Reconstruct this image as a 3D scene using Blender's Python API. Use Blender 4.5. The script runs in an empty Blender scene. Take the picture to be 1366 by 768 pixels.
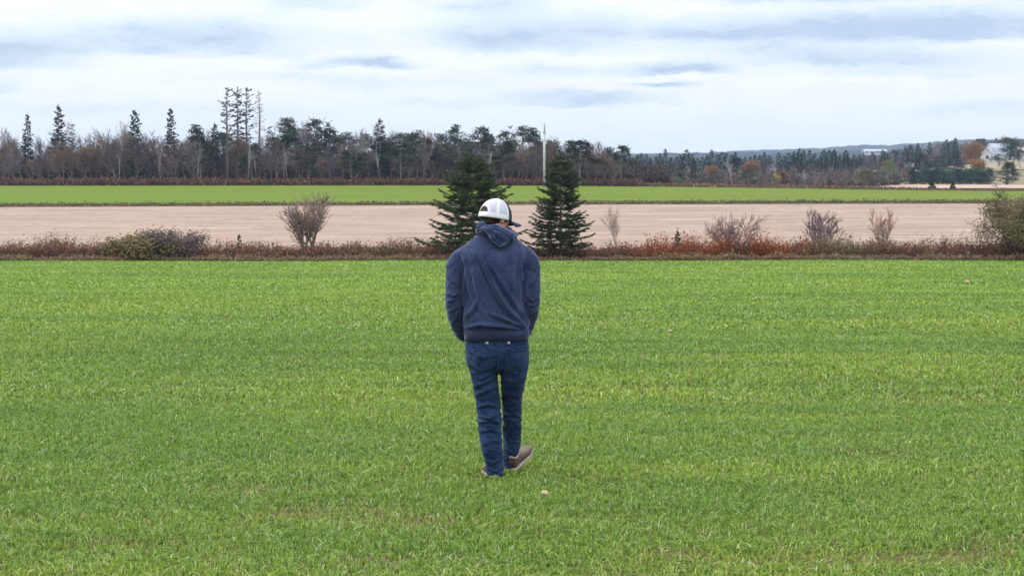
import bpy, math, random
import numpy as np
from mathutils import Vector, Matrix, noise
from mathutils.bvhtree import BVHTree
R = math.radians
S = bpy.context.scene
COL = S.collection

# ------------------------------------------------------------------ camera
F = 2656.0; TH = math.atan(149/F); CAMZ = 1.916
cam = bpy.data.cameras.new('camera'); camo = bpy.data.objects.new('camera', cam); COL.objects.link(camo)
camo.location = (0, 0, CAMZ); camo.rotation_euler = (R(90)-TH, 0, 0)
cam.sensor_width = 36; cam.lens = 36*F/1366; cam.clip_start = .1; cam.clip_end = 20000
cam.dof.use_dof = True; cam.dof.focus_distance = 12.5; cam.dof.aperture_fstop = 13.0
S.camera = camo
# ------------------------------------------------------------------ light
SUN_AZ = -70; SUN_EL = 38     # azimuth clockwise from +Y (away from camera); -70 = to the left
world = bpy.data.worlds.new('World'); S.world = world; world.use_nodes = True
def build_world():
    nt = world.node_tree; nt.nodes.clear(); N = nt.nodes.new; L = nt.links.new
    def M(op, a, b=None, c=None, clamp=False):
        n = N('ShaderNodeMath'); n.operation = op; n.use_clamp = clamp
        for i, v in enumerate((a, b, c)):
            if v is None: continue
            if isinstance(v, (int, float)): n.inputs[i].default_value = v
            else: L(v, n.inputs[i])
        return n.outputs[0]
    out = N('ShaderNodeOutputWorld'); mix = N('ShaderNodeMixShader')
    sky = N('ShaderNodeTexSky'); sky.sky_type = 'NISHITA'; sky.sun_disc = False
    sky.sun_elevation = R(SUN_EL); sky.sun_rotation = R(SUN_AZ); sky.air_density = 1.2; sky.dust_density = 2
    b1 = N('ShaderNodeBackground'); b1.inputs[1].default_value = .1; L(sky.outputs[0], b1.inputs[0])
    tc = N('ShaderNodeTexCoord'); sp = N('ShaderNodeSeparateXYZ'); L(tc.outputs['Generated'], sp.inputs[0])
    x, y, z = sp.outputs
    el = M('MAXIMUM', z, 0)
    # compass direction and elevation as flat coordinates, continuous all round the horizon
    az = M('ARCTAN2', x, y)
    v0 = M('ARCTANGENT', M('DIVIDE', z, M('SQRT', M('ADD', M('MULTIPLY', x, x), M('MULTIPLY', y, y)))))
    def noise3(su, sv, scale, detail, rough=.55, seed=0.):
        cb = N('ShaderNodeCombineXYZ'); L(M('MULTIPLY', az, su), cb.inputs[0]); L(M('MULTIPLY', v0, sv), cb.inputs[1]); cb.inputs[2].default_value = seed
        t = N('ShaderNodeTexNoise'); t.inputs['Scale'].default_value = scale; t.inputs['Detail'].default_value = detail; t.inputs['Roughness'].default_value = rough
        L(cb.outputs[0], t.inputs['Vector']); return t.outputs[0]
    wu = M('MULTIPLY', M('SUBTRACT', noise3(1, 2.5, 22, 4, .6, 3.), .5), .045)
    wv = M('MULTIPLY', M('SUBTRACT', noise3(1, 3, 26, 4, .65, 9.), .5), .013)
    u = M('ADD', az, wu); v = M('ADD', v0, wv)
    def ell(px, py, rx, ry, a, flat=False):
        cu = (px-683)/F; cv = (235-py)/F
        du = M('DIVIDE', M('SUBTRACT', u, cu), rx/F); dv = M('DIVIDE', M('SUBTRACT', v, cv), ry/F)
        d = M('ADD', M('MULTIPLY', du, du), M('MULTIPLY', dv, dv))
        e = M('POWER', 2.718, M('MULTIPLY', M('POWER', d, 1.1), -.95))
        if flat:   # clouds with a flat lit edge beneath
            e = M('MULTIPLY', e, M('ADD', .5, M('MULTIPLY', M('ADD', dv, .75), 2.2), clamp=True))
        return M('MULTIPLY', e, a*1.08)
    spots = [(250, 56, 170, 28, .72, 1), (15, 78, 95, 25, .65, 1), (490, 88, 62, 8, .85, 1), (700, 50, 135, 31, .72, 1), (640, 8, 90, 12, .45, 0),
             (1220, 42, 250, 24, .95, 1), (905, 95, 60, 8, .9, 1), (885, 112, 45, 3.5, .8, 0), (780, 133, 95, 9, .6, 1), (1130, 78, 190, 16, .5, 1),
             (415, 8, 60, 12, .45, 0), (930, 45, 110, 16, .35, 1), (600, 140, 80, 8, .2, 0), (1100, 4, 160, 7, .5, 0), (0, 122, 40, 10, .4, 0), (1290, 148, 90, 9, .28, 0), (400, 105, 90, 7, .25, 0), (740, 96, 110, 9, .3, 0), (1000, 60, 120, 18, .3, 1), (330, 150, 130, 10, .16, 0), (1180, 95, 150, 14, .3, 1), (560, 112, 110, 9, .22, 0), (120, 150, 110, 9, .18, 0)]
    acc = None
    for px, py, rx, ry, a, fl in spots:
        e = ell(px, py, rx, ry, a, fl); acc = e if acc is None else M('ADD', acc, e)
    # generic broken shading for the rest of the sky (and a little everywhere)
    g = noise3(1, 3.2, 9, 6, .58, 0.)
    gs = M('MULTIPLY', M('SUBTRACT', g, .5), 2.6, clamp=True)
    hi = M('MULTIPLY', M('SUBTRACT', v0, .1), 8, clamp=True)
    fine = M('MULTIPLY', M('SUBTRACT', noise3(1, 3.2, 34, 7, .68, 5.), .47), 2.4, clamp=True)
    dark = M('ADD', M('ADD', acc, M('MULTIPLY', gs, M('ADD', .10, M('MULTIPLY', hi, .7)))), M('MULTIPLY', fine, M('ADD', .24, M('MULTIPLY', acc, .7))), clamp=True)
    ramp = N('ShaderNodeValToRGB'); L(dark, ramp.inputs[0])
    r = ramp.color_ramp; r.elements[0].color = (.955, .98, 1.0, 1); r.elements[1].color = (.50, .62, .79, 1)
    m = r.elements.new(.5); m.color = (.72, .82, .93, 1)
    b2 = N('ShaderNodeBackground'); L(ramp.outputs[0], b2.inputs[0])
    L(M('ADD', .70, M('MULTIPLY', el, 1.25)), b2.inputs[1])        # overcast sky: brighter towards the zenith
    L(M('SUBTRACT', .99, M('MULTIPLY', gs, .10)), mix.inputs[0]); L(b1.outputs[0], mix.inputs[1]); L(b2.outputs[0], mix.inputs[2]); L(mix.outputs[0], out.inputs[0])
build_world()
sun = bpy.data.lights.new('sun', 'SUN'); sun.energy = 1.5; sun.angle = R(10); sun.color = (1, .95, .86)
suno = bpy.data.objects.new('sun', sun); COL.objects.link(suno)
sd = Vector((math.sin(R(SUN_AZ))*math.cos(R(SUN_EL)), math.cos(R(SUN_AZ))*math.cos(R(SUN_EL)), math.sin(R(SUN_EL))))
suno.rotation_euler = sd.to_track_quat('Z', 'Y').to_euler()
vs = S.view_settings; vs.view_transform = 'Standard'; vs.look = 'None'; vs.exposure = 0.5; vs.gamma = 1; vs.use_curve_mapping = False
S.cycles.max_bounces = 6; S.cycles.transparent_max_bounces = 8; S.cycles.volume_bounces = 0

# ------------------------------------------------------------------ helpers
def tag(o, label=None, cat=None, group=None, kind=None):
    if label: o['label'] = label
    if cat: o['category'] = cat
    if group: o['group'] = group
    if kind: o['kind'] = kind
    return o
def empty(name, loc=(0, 0, 0), rz=0, sc=1):
    o = bpy.data.objects.new(name, None); COL.objects.link(o); o.location = loc; o.rotation_euler = (0, 0, rz)
    o.scale = (sc, sc, sc) if not hasattr(sc, '__len__') else sc; o.empty_display_size = .2
    return o
def copy_tree(o, parent=None):
    c = o.copy(); COL.objects.link(c); c.parent = parent
    for ch in list(o.children): copy_tree(ch, c)
    return c
class MB:
    def __init__(s): s.v = []; s.f = []; s.c = []; s.mi = []; s.col = (1, 1, 1); s.m = 0
    def add(s, vs, fs):
        b = len(s.v); s.v += [tuple(p) for p in vs]; s.c += [s.col]*len(vs)
        s.f += [tuple(b+i for i in f) for f in fs]; s.mi += [s.m]*len(fs)
    def box(s, c, d, rot=None):
        x, y, z = d[0]/2, d[1]/2, d[2]/2
        P = [Vector((a*x, b*y, e*z)) for e in (-1, 1) for a, b in ((-1, -1), (1, -1), (1, 1), (-1, 1))]
        if rot is not None: P = [rot @ p for p in P]
        s.add([p+Vector(c) for p in P], [(0, 3, 2, 1), (4, 5, 6, 7), (0, 1, 5, 4), (1, 2, 6, 5), (2, 3, 7, 6), (3, 0, 4, 7)])
    def tube(s, pts, rad, n=5, cap=True):
        pts = [Vector(p) for p in pts]; V = []; Fc = []
        up = None
        for i, p in enumerate(pts):
            d = (pts[min(i+1, len(pts)-1)]-pts[max(i-1, 0)]).normalized()
            a = d.orthogonal().normalized() if up is None else (up-d*up.dot(d)).normalized()
            up = a; b = d.cross(a)
            r = rad[i] if hasattr(rad, '__len__') else rad
            for k in range(n):
                t = 2*math.pi*k/n; V.append(p+(a*math.cos(t)+b*math.sin(t))*r)
        for i in range(len(pts)-1):
            for k in range(n):
                q = (k+1) % n; Fc.append((i*n+k, i*n+q, (i+1)*n+q, (i+1)*n+k))
        if cap: Fc.append(tuple(range(n))[::-1]); Fc.append(tuple((len(pts)-1)*n+k for k in range(n)))
        s.add(V, Fc)
    def loft(s, rings, n=28):
        """rings: (cx,cy,cz,rx,ry,power,tilt) closed tube of superellipses"""
        V = []; Fc = []
        for (cx, cy, cz, rx, ry, *o) in rings:
            pw = o[0] if o else 2.0
            for k in range(n):
                t = 2*math.pi*k/n; c, q = math.cos(t), math.sin(t)
                V.append((cx+rx*math.copysign(abs(c)**(2/pw), c), cy+ry*math.copysign(abs(q)**(2/pw), q), cz))
        for i in range(len(rings)-1):
            for k in range(n):
                q = (k+1) % n; Fc.append((i*n+k, i*n+q, (i+1)*n+q, (i+1)*n+k))
        Fc.append(tuple(range(n))[::-1]); Fc.append(tuple((len(rings)-1)*n+k for k in range(n)))
        s.add(V, Fc)
    def ball(s, c, r, n=16, m=10, mat=None):
        V = []; Fc = []; r = r if hasattr(r, '__len__') else (r, r, r)
        for i in range(m+1):
            ph = math.pi*i/m
            for k in range(n):
                t = 2*math.pi*k/n; p = Vector((r[0]*math.sin(ph)*math.cos(t), r[1]*math.sin(ph)*math.sin(t), -r[2]*math.cos(ph)))
                if mat is not None: p = mat @ p
                V.append(p+Vector(c))
        for i in range(m):
            for k in range(n):
                q = (k+1) % n; Fc.append((i*n+k, i*n+q, (i+1)*n+q, (i+1)*n+k))
        s.add(V, Fc)
    def build(s, name, mats, parent=None, smooth=False, colattr=False):
        me = bpy.data.meshes.new(name); me.from_pydata(s.v, [], s.f)
        for m in (mats if isinstance(mats, (list, tuple)) else [mats]): me.materials.append(m)
        if len(set(s.mi)) > 1: me.polygons.foreach_set('material_index', s.mi)
        if colattr:
            a = me.color_attributes.new('col', 'FLOAT_COLOR', 'POINT')
            a.data.foreach_set('color', np.array([(*c, 1) for c in s.c], dtype=np.float32).ravel())
        if smooth: me.polygons.foreach_set('use_smooth', [True]*len(me.polygons))
        me.update(); o = bpy.data.objects.new(name, me); COL.objects.link(o); o.parent = parent
        return o
def npmesh(name, V, T, mat, cols=None, parent=None):
    me = bpy.data.meshes.new(name); V = np.asarray(V, np.float32); T = np.asarray(T, np.int32)
    me.vertices.add(len(V)); me.vertices.foreach_set('co', V.ravel())
    k = T.shape[1]; me.loops.add(T.size); me.loops.foreach_set('vertex_index', T.ravel())
    me.polygons.add(len(T)); me.polygons.foreach_set('loop_start', np.arange(0, T.size, k, dtype=np.int32))
    me.polygons.foreach_set('loop_total', np.full(len(T), k, dtype=np.int32))
    me.materials.append(mat); me.update(calc_edges=True)
    if cols is not None:
        a = me.color_attributes.new('col', 'FLOAT_COLOR', 'POINT')
        a.data.foreach_set('color', np.hstack([cols, np.ones((len(cols), 1))]).astype(np.float32).ravel())
    o = bpy.data.objects.new(name, me); COL.objects.link(o); o.parent = parent
    return o
def ss(a, b, x): t = np.clip((x-a)/(b-a), 0, 1); return t*t*(3-2*t)

# materials
def nodes(name):
    m = bpy.data.materials.new(name); m.use_nodes = True; nt = m.node_tree
    return m, nt, nt.nodes['Principled BSDF']
def mat(name, c1, c2=None, scale=5, rough=.9, detail=4, bump=0, vec=(1, 1, 1), spec=.2, sheen=0, metal=0, rr=.3, coord='Object', bdist=.02):
    m, nt, b = nodes(name); N = nt.nodes.new; L = nt.links.new
    b.inputs['Roughness'].default_value = rough; b.inputs['Specular IOR Level'].default_value = spec; b.inputs['Metallic'].default_value = metal
    if sheen: b.inputs['Sheen Weight'].default_value = sheen; b.inputs['Sheen Roughness'].default_value = .5
    if c2 is None: b.inputs['Base Color'].default_value = (*c1, 1)
    if c2 is not None or bump:
        tc = N('ShaderNodeTexCoord'); mp = N('ShaderNodeMapping'); mp.inputs['Scale'].default_value = vec; L(tc.outputs[coord], mp.inputs[0])
        t = N('ShaderNodeTexNoise'); t.inputs['Scale'].default_value = scale; t.inputs['Detail'].default_value = detail; t.inputs['Roughness'].default_value = .65; L(mp.outputs[0], t.inputs['Vector'])
        if c2 is not None:
            r = N('ShaderNodeValToRGB'); r.color_ramp.elements[0].position = .5-rr/2; r.color_ramp.elements[1].position = .5+rr/2
            r.color_ramp.elements[0].color = (*c1, 1); r.color_ramp.elements[1].color = (*c2, 1)
            L(t.outputs[0], r.inputs[0]); L(r.outputs[0], b.inputs['Base Color'])
        if bump:
            bp = N('ShaderNodeBump'); bp.inputs['Strength'].default_value = bump; bp.inputs['Distance'].default_value = bdist; L(t.outputs[0], bp.inputs['Height']); L(bp.outputs[0], b.inputs['Normal'])
    return m
def leafmat(name, translucent=.25, rough=.6, spec=.3, tint=(1, 1, 1), attr=True, base=(.1, .2, .03), objvar=0):
    m, nt, b = nodes(name); N = nt.nodes.new; L = nt.links.new
    b.inputs['Roughness'].default_value = rough; b.inputs['Specular IOR Level'].default_value = spec
    out = nt.nodes['Material Output']; tr = N('ShaderNodeBsdfTranslucent'); mx = N('ShaderNodeMixShader'); mx.inputs[0].default_value = translucent
    if attr:
        a = N('ShaderNodeAttribute'); a.attribute_name = 'col'; c = a.outputs['Color']
    else:
        a = N('ShaderNodeRGB'); a.outputs[0].default_value = (*base, 1); c = a.outputs[0]
    if objvar:
        oi = N('ShaderNodeObjectInfo'); hs = N('ShaderNodeHueSaturation'); L(c, hs.inputs['Color'])
        mr = N('ShaderNodeMapRange'); mr.inputs[3].default_value = 1-objvar; mr.inputs[4].default_value = 1+objvar; L(oi.outputs['Random'], mr.inputs[0]); L(mr.outputs[0], hs.inputs['Value'])
        mr2 = N('ShaderNodeMapRange'); mr2.inputs[3].default_value = .485; mr2.inputs[4].default_value = .515; L(oi.outputs['Random'], mr2.inputs[0]); L(mr2.outputs[0], hs.inputs['Hue'])
        c = hs.outputs[0]
    L(c, b.inputs['Base Color']); L(c, tr.inputs[0]); L(b.outputs[0], mx.inputs[1]); L(tr.outputs[0], mx.inputs[2]); L(mx.outputs[0], out.inputs[0])
    return m

# ------------------------------------------------------------------ terrain
KY = np.array([-60, 0, 14, 35, 60, 90, 110, 150, 200, 250, 300, 345, 420, 600, 1000, 9000.])
KZ = np.array([0, 0, 0, -.35, -1.05, -1.87, -1.95, -1.62, -1.02, -.33, .42, .42, .1, -.6, -.6, -.6])
def catmull(x):
    x = np.clip(np.asarray(x, float), KY[0]+.001, KY[-1]-.001); i = np.clip(np.searchsorted(KY, x)-1, 0, len(KY)-2)
    m = np.gradient(KZ, KY); h = KY[i+1]-KY[i]; t = (x-KY[i])/h
    return (2*t**3-3*t**2+1)*KZ[i]+(t**3-2*t**2+t)*h*m[i]+(-2*t**3+3*t**2)*KZ[i+1]+(t**3-t**2)*h*m[i+1]
def ground(x, y):
    x = np.asarray(x, float); y = np.asarray(y, float)
    z = catmull(y)
    z = z - 1.15*ss(180, 330, y)*ss(-10, 95, x)*(1-.95*ss(345, 440, y)*ss(62, 84, x))                       # falls away to the right
    z = z + 19*ss(60, 330, x-0.10*(y-700))*ss(540, 790, y)            # low hill far right
    z = z + 0.02*np.sin(x*.35+y*.6)*ss(4, 30, y)*(y < 95) 
    return z
def G(x, y): return float(ground(x, y))
ST, CT = math.sin(TH), math.cos(TH)
def X_of(px, Y, z=0): return (px-683)/F*(Y*CT-(z-CAMZ)*ST)
def z_of(py, Y):
    k = (384-py)/F; return CAMZ+Y*(k*CT-ST)/(CT+k*ST)
def spot(px, Y):
    x = X_of(px, Y); return x, Y, G(x, Y)
def h_of(px, Y, top):      # height of something standing at Y whose top is seen at row `top`
    x, y, z = spot(px, Y); return z_of(top, Y)-z
def strip(name, x0, x1, nx, fy0, fy1, ny, dz, m, edge_noise=0, seed=0):
    u = np.linspace(x0, x1, nx)[None, :]*np.ones((ny, 1)); t = np.linspace(0, 1, ny)[:, None]
    e = np.array([noise.noise(Vector((a*.35, seed, 0)))*edge_noise for a in np.linspace(x0, x1, nx)])[None, :]
    a = fy0(u)+e; b = fy1(u)+e*1.2; Y = a+(b-a)*t; Z = ground(u, Y)+dz
    V = np.stack([u, Y, Z], -1).reshape(-1, 3); i = np.arange(nx*ny).reshape(ny, nx)
    T = np.stack([i[:-1, :-1], i[:-1, 1:], i[1:, 1:], i[1:, :-1]], -1).reshape(-1, 4)
    o = npmesh(name, V, T, m); o.data.polygons.foreach_set('use_smooth', [True]*len(T)); tag(o, kind='structure'); return o
EDGE0 = lambda x: 88.5+0.045*x+0*x          # far edge of the near field
EDGE1 = lambda x: 93.5+0.045*x              # near edge of the stubble
EDGE2 = lambda x: 203+0.16*x                # stubble / far green field
EDGE3 = lambda x: 302+0.05*x+22*ss(10, 90, x)

def field_mat(name, cols, row=None, rowamt=.3, base_scale=.35, rough=.95, bump=.3, streak=(.15, 2.2, 1)):
    """cols: list of (pos, colour) for the noise ramp; faint streaks along x where machines ran"""
    m, nt, b = nodes(name); N = nt.nodes.new; L = nt.links.new; b.inputs['Roughness'].default_value = rough; b.inputs['Specular IOR Level'].default_value = .1
    tc = N('ShaderNodeTexCoord')
    def tex(vec, sc, det):
        mp = N('ShaderNodeMapping'); mp.inputs['Scale'].default_value = vec; L(tc.outputs['Object'], mp.inputs[0])
        t = N('ShaderNodeTexNoise'); t.inputs['Scale'].default_value = sc; t.inputs['Detail'].default_value = det; t.inputs['Roughness'].default_value = .6; L(mp.outputs[0], t.inputs[0]); return t.outputs[0]
    a = tex((1, 1, 1), base_scale, 6); s = tex(streak, .5, 5); f = tex((1, 1, 1), 9, 4)
    def mth(op, p, q):
        n = N('ShaderNodeMath'); n.operation = op
        for i, v in enumerate((p, q)):
            if isinstance(v, (int, float)): n.inputs[i].default_value = v
            else: L(v, n.inputs[i])
        return n.outputs[0]
    h = mth('ADD', mth('ADD', mth('MULTIPLY', a, .28), mth('MULTIPLY', s, .5)), mth('MULTIPLY', f, .22))
    r = N('ShaderNodeValToRGB'); el = r.color_ramp.elements
    el[0].position = cols[0][0]; el[0].color = (*cols[0][1], 1); el[1].position = cols[-1][0]; el[1].color = (*cols[-1][1], 1)
    for p, c in cols[1:-1]: e = el.new(p); e.color = (*c, 1)
    L(h, r.inputs[0]); L(r.outputs[0], b.inputs['Base Color'])
    bp = N('ShaderNodeBump'); bp.inputs['Strength'].default_value = bump; bp.inputs['Distance'].default_value = .05; L(f, bp.inputs['Height']); L(bp.outputs[0], b.inputs['Normal'])
    return m
M_near = field_mat('field_soil_under_crop', [(.4, (.10, .155, .022)), (.5, (.125, .19, .03)), (.6, (.15, .215, .045))], streak=(.06, 1.1, 1))
def soil_under():     # bare soil between the young blades close by, closed crop farther out
    nt = M_near.node_tree; b = nt.nodes['Principled BSDF']; src = b.inputs['Base Color'].links[0].from_socket; N = nt.nodes.new; L = nt.links.new
    tc = N('ShaderNodeTexCoord'); sp = N('ShaderNodeSeparateXYZ'); L(tc.outputs['Object'], sp.inputs[0]); mr = N('ShaderNodeMapRange'); mr.inputs[1].default_value = 16; mr.inputs[2].default_value = 42; L(sp.outputs[1], mr.inputs[0])
    t = N('ShaderNodeTexNoise'); t.inputs['Scale'].default_value = 14; t.inputs['Detail'].default_value = 6; L(tc.outputs['Object'], t.inputs[0]); r = N('ShaderNodeValToRGB'); r.color_ramp.elements[0].color = (.05, .06, .018, 1); r.color_ramp.elements[1].color = (.12, .082, .042, 1); r.color_ramp.elements[0].position = .35; r.color_ramp.elements[1].position = .65; L(t.outputs[0], r.inputs[0])
    mx = N('ShaderNodeMix'); mx.data_type = 'RGBA'; L(mr.outputs[0], mx.inputs[0]); L(r.outputs[0], mx.inputs[6]); L(src, mx.inputs[7]); L(mx.outputs[2], b.inputs['Base Color'])
soil_under()
M_stub = field_mat('stubble_ground', [(.40, (.20, .143, .113)), (.47, (.265, .19, .155)), (.53, (.30, .222, .184)), (.60, (.36, .27, .228))], streak=(.22, .9, 1), bump=.08, base_scale=.9)
M_far = field_mat('far_crop', [(.40, (.076, .122, .009)), (.5, (.096, .142, .010)), (.60, (.12, .158, .014))], streak=(.02, .35, 1))
M_bank = mat('rough_bank', (.10, .07, .045), (.20, .15, .085), 1.2, bump=.5, bdist=.1)
M_ground = mat('rough_ground', (.10, .10, .045), (.24, .18, .11), .02, detail=8)

def terrain():
    xs = np.concatenate([-np.geomspace(4600, 130, 22), np.linspace(-120, 420, 109), np.geomspace(440, 4600, 22)])
    ys = np.concatenate([np.linspace(-60, 0, 5), np.linspace(6, 96, 46), np.linspace(100, 340, 61), np.linspace(348, 1100, 80), np.geomspace(1150, 4500, 20)])
    Xg, Yg = np.meshgrid(xs, ys); Z = ground(Xg, Yg)-.12
    V = np.stack([Xg, Yg, Z], -1).reshape(-1, 3); nx, ny = len(xs), len(ys); i = np.arange(nx*ny).reshape(ny, nx)
    T = np.stack([i[:-1, :-1], i[:-1, 1:], i[1:, 1:], i[1:, :-1]], -1).reshape(-1, 4)
    o = npmesh('ground', V, T, M_ground); o.data.polygons.foreach_set('use_smooth', [True]*len(T)); tag(o, kind='structure')
terrain()
strip('near_field', -60, 60, 121, lambda x: -55+0*x, lambda x: EDGE0(x)+.4, 180, 0, M_near, .0)
strip('field_margin', -75, 75, 76, lambda x: EDGE0(x)-.2, lambda x: EDGE1(x)+.5, 6, -.03, M_bank)
strip('stubble_field', -110, 100, 106, EDGE1, EDGE2, 60, 0, M_stub, .8, 4)
strip('field_verge', -150, 110, 131, lambda x: EDGE2(x)-1, lambda x: EDGE2(x)+4.5, 4, .05, mat('verge', (.10, .085, .04), (.20, .16, .085), 1.5))
strip('far_green_field', -200, 92, 150, lambda x: EDGE2(x)+3, EDGE3, 60, .10, M_far, 1.2, 7)
strip('pale_far_field', 60, 190, 40, lambda x: 385+0*x, lambda x: 500+.1*x, 12, .05, mat('pale_straw', (.32, .235, .19), (.38, .29, .235), .1))
strip('hill_field', 120, 330, 40, lambda x: 690+0*x, lambda x: 800+0*x, 20, .1, mat('tan_field', (.21, .17, .105), (.27, .215, .14), .05))

def hills(name, Y, prof, depth, m, rough, seed):
    xs = np.linspace((prof[0][0]-683)/F*Y, (prof[-1][0]-683)/F*Y, 420)
    zc = np.interp(xs, [(p[0]-683)/F*Y for p in prof], [z_of(p[1], Y) for p in prof])
    rows = []
    for j, t in enumerate(np.linspace(-1, 1, 25)):
        n = np.array([noise.fractal(Vector((x/60, t*4+seed, 0)), 1, 2, 5) for x in xs])
        n2 = np.array([noise.fractal(Vector((x/9, t*30+seed, 5)), 1, 2, 3) for x in xs])
        z = -4+(zc+4)*math.cos(t*math.pi/2)**1.2+n*rough*2+n2*rough
        rows.append(np.stack([xs, np.full_like(xs, Y+t*depth), z], -1))
    V = np.array(rows).reshape(-1, 3); i = np.arange(25*420).reshape(25, 420)
    T = np.stack([i[:-1, :-1], i[:-1, 1:], i[1:, 1:], i[1:, :-1]], -1).reshape(-1, 4)
    return tag(npmesh(name, V, T, m), kind='structure')
M_hill = mat('wooded_hill', (.015, .028, .045), (.05, .058, .065), .03, detail=8, rr=.25)
hills('hills', 3000, [(-900, 212), (300, 210), (700, 207), (860, 205), (960, 204), (1060, 200), (1120, 196), (1180, 193), (1230, 190.5), (1290, 188), (1380, 188), (1500, 192), (2300, 196)], 500, M_hill, 2.0, 1)
hills('wooded_ridge', 1500, [(-300, 214), (800, 208), (960, 206), (1080, 204), (1130, 204.5), (1230, 203), (1500, 200), (2100, 196)], 200, M_hill, 1.3, 8)
# ------------------------------------------------------------------ vegetation builders
M_bark = mat('grey_bark', (.10, .085, .075), (.24, .21, .19), 6, detail=6)
M_palebark = mat('pale_bark', (.36, .33, .31), (.55, .52, .50), 4)
M_twig = leafmat('bare_twigs', 0, .9, .1, objvar=.28)
M_needle = leafmat('spruce_needles', .12, .65, .25, objvar=.2)
M_leaf = leafmat('autumn_leaves', .25, .7, .15, objvar=.15)
def jit(c, a, rnd): k = 1+rnd.uniform(-a, a); return tuple(max(0, v*k*(1+rnd.uniform(-a, a)*.3)) for v in c)
def blade(mb, p, d, side, w):
    """a thin spray: diamond along d"""
    m = p+d*.45; mb.add([p, m+side*w, p+d, m-side*w], [(0, 1, 2, 3)])
def spruce_meshes(h, r, seed, whorls=20, per=8, step=.2, col=(.028, .055, .03), sp=.3, low=.06, power=.85, droop=.12, w=.035, ragged=.2, gap=0.):
    rnd = random.Random(seed); tk = MB(); cr = MB()
    tk.tube([(0, 0, -.2), (0, 0, h*.35), (rnd.uniform(-.01, .01)*h, 0, h*.7), (0, 0, h*.985)], [h*.016+.01, h*.013, h*.008, .006], 7)
    for i in range(whorls):
        t = low+(1-low)*((i+.3*rnd.random())/whorls)**.92
        if t > .985: continue
        L0 = r*(1-t)**power+.03*h*.5
        for k in range(per):
            if rnd.random() < gap: continue
            L = L0*rnd.uniform(1-ragged*1.6, 1+ragged*.6); a = 2*math.pi*(k+rnd.random()*.8)/per+i*1.3
            zb = t*h+rnd.uniform(-.5, .5)*h/whorls*.8; dh = Vector((math.cos(a), math.sin(a), 0)); sd_ = Vector((-dh.y, dh.x, 0))
            up0 = .45*(t**1.5)
            def bp(s): q = s/L; return dh*s+Vector((0, 0, zb+L*(up0*q-droop*q+ (droop+.10)*q*q*q)))
            cr.col = jit((.05, .035, .025), .2, rnd); cr.tube([bp(0), bp(L*.5), bp(L*.97)], [.012+.006*L, .01, .003], 3, cap=False)
            n = max(3, int(L/step))
            for j in range(n):
                s = L*(.14+.86*(j+rnd.random())/n); p = bp(min(s, L)); tl = sp*(.35+.65*(1-s/L)+.25)*(.8+.4*rnd.random())*min(1, L/.5+.3)
                tl = min(tl, L*.55+.06)
                for sg in (-1, 1):
                    cr.col = jit(col, .3, rnd)
                    d = (dh*rnd.uniform(.45, .9)+sd_*sg*rnd.uniform(.5, .95)+Vector((0, 0, rnd.uniform(-.28, .2)))).normalized()*tl
                    sv = Vector((0, 0, 1)) if rnd.random() < .55 else d.cross(Vector((0, 0, 1))).normalized()
                    blade(cr, p, d, (sv+Vector((rnd.uniform(-.4, .4), rnd.uniform(-.4, .4), 0))).normalized(), w*rnd.uniform(.7, 1.3))
                cr.col = jit(col, .3, rnd)
                blade(cr, p, dh*tl*.7+Vector((0, 0, tl*rnd.uniform(-.1, .3))), Vector((rnd.uniform(-.6, .6), rnd.uniform(-.6, .6), 1)).normalized(), w)
    for j in range(14):   # leader
        a = rnd.random()*6.28; cr.col = jit(col, .3, rnd)
        blade(cr, Vector((0, 0, h*(.9+.095*j/14))), Vector((math.cos(a)*.03*h*(1-j/15), math.sin(a)*.03*h*(1-j/15), .03*h)), Vector((math.sin(a), -math.cos(a), .3)).normalized(), w*.8)
    return tk, cr
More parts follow.
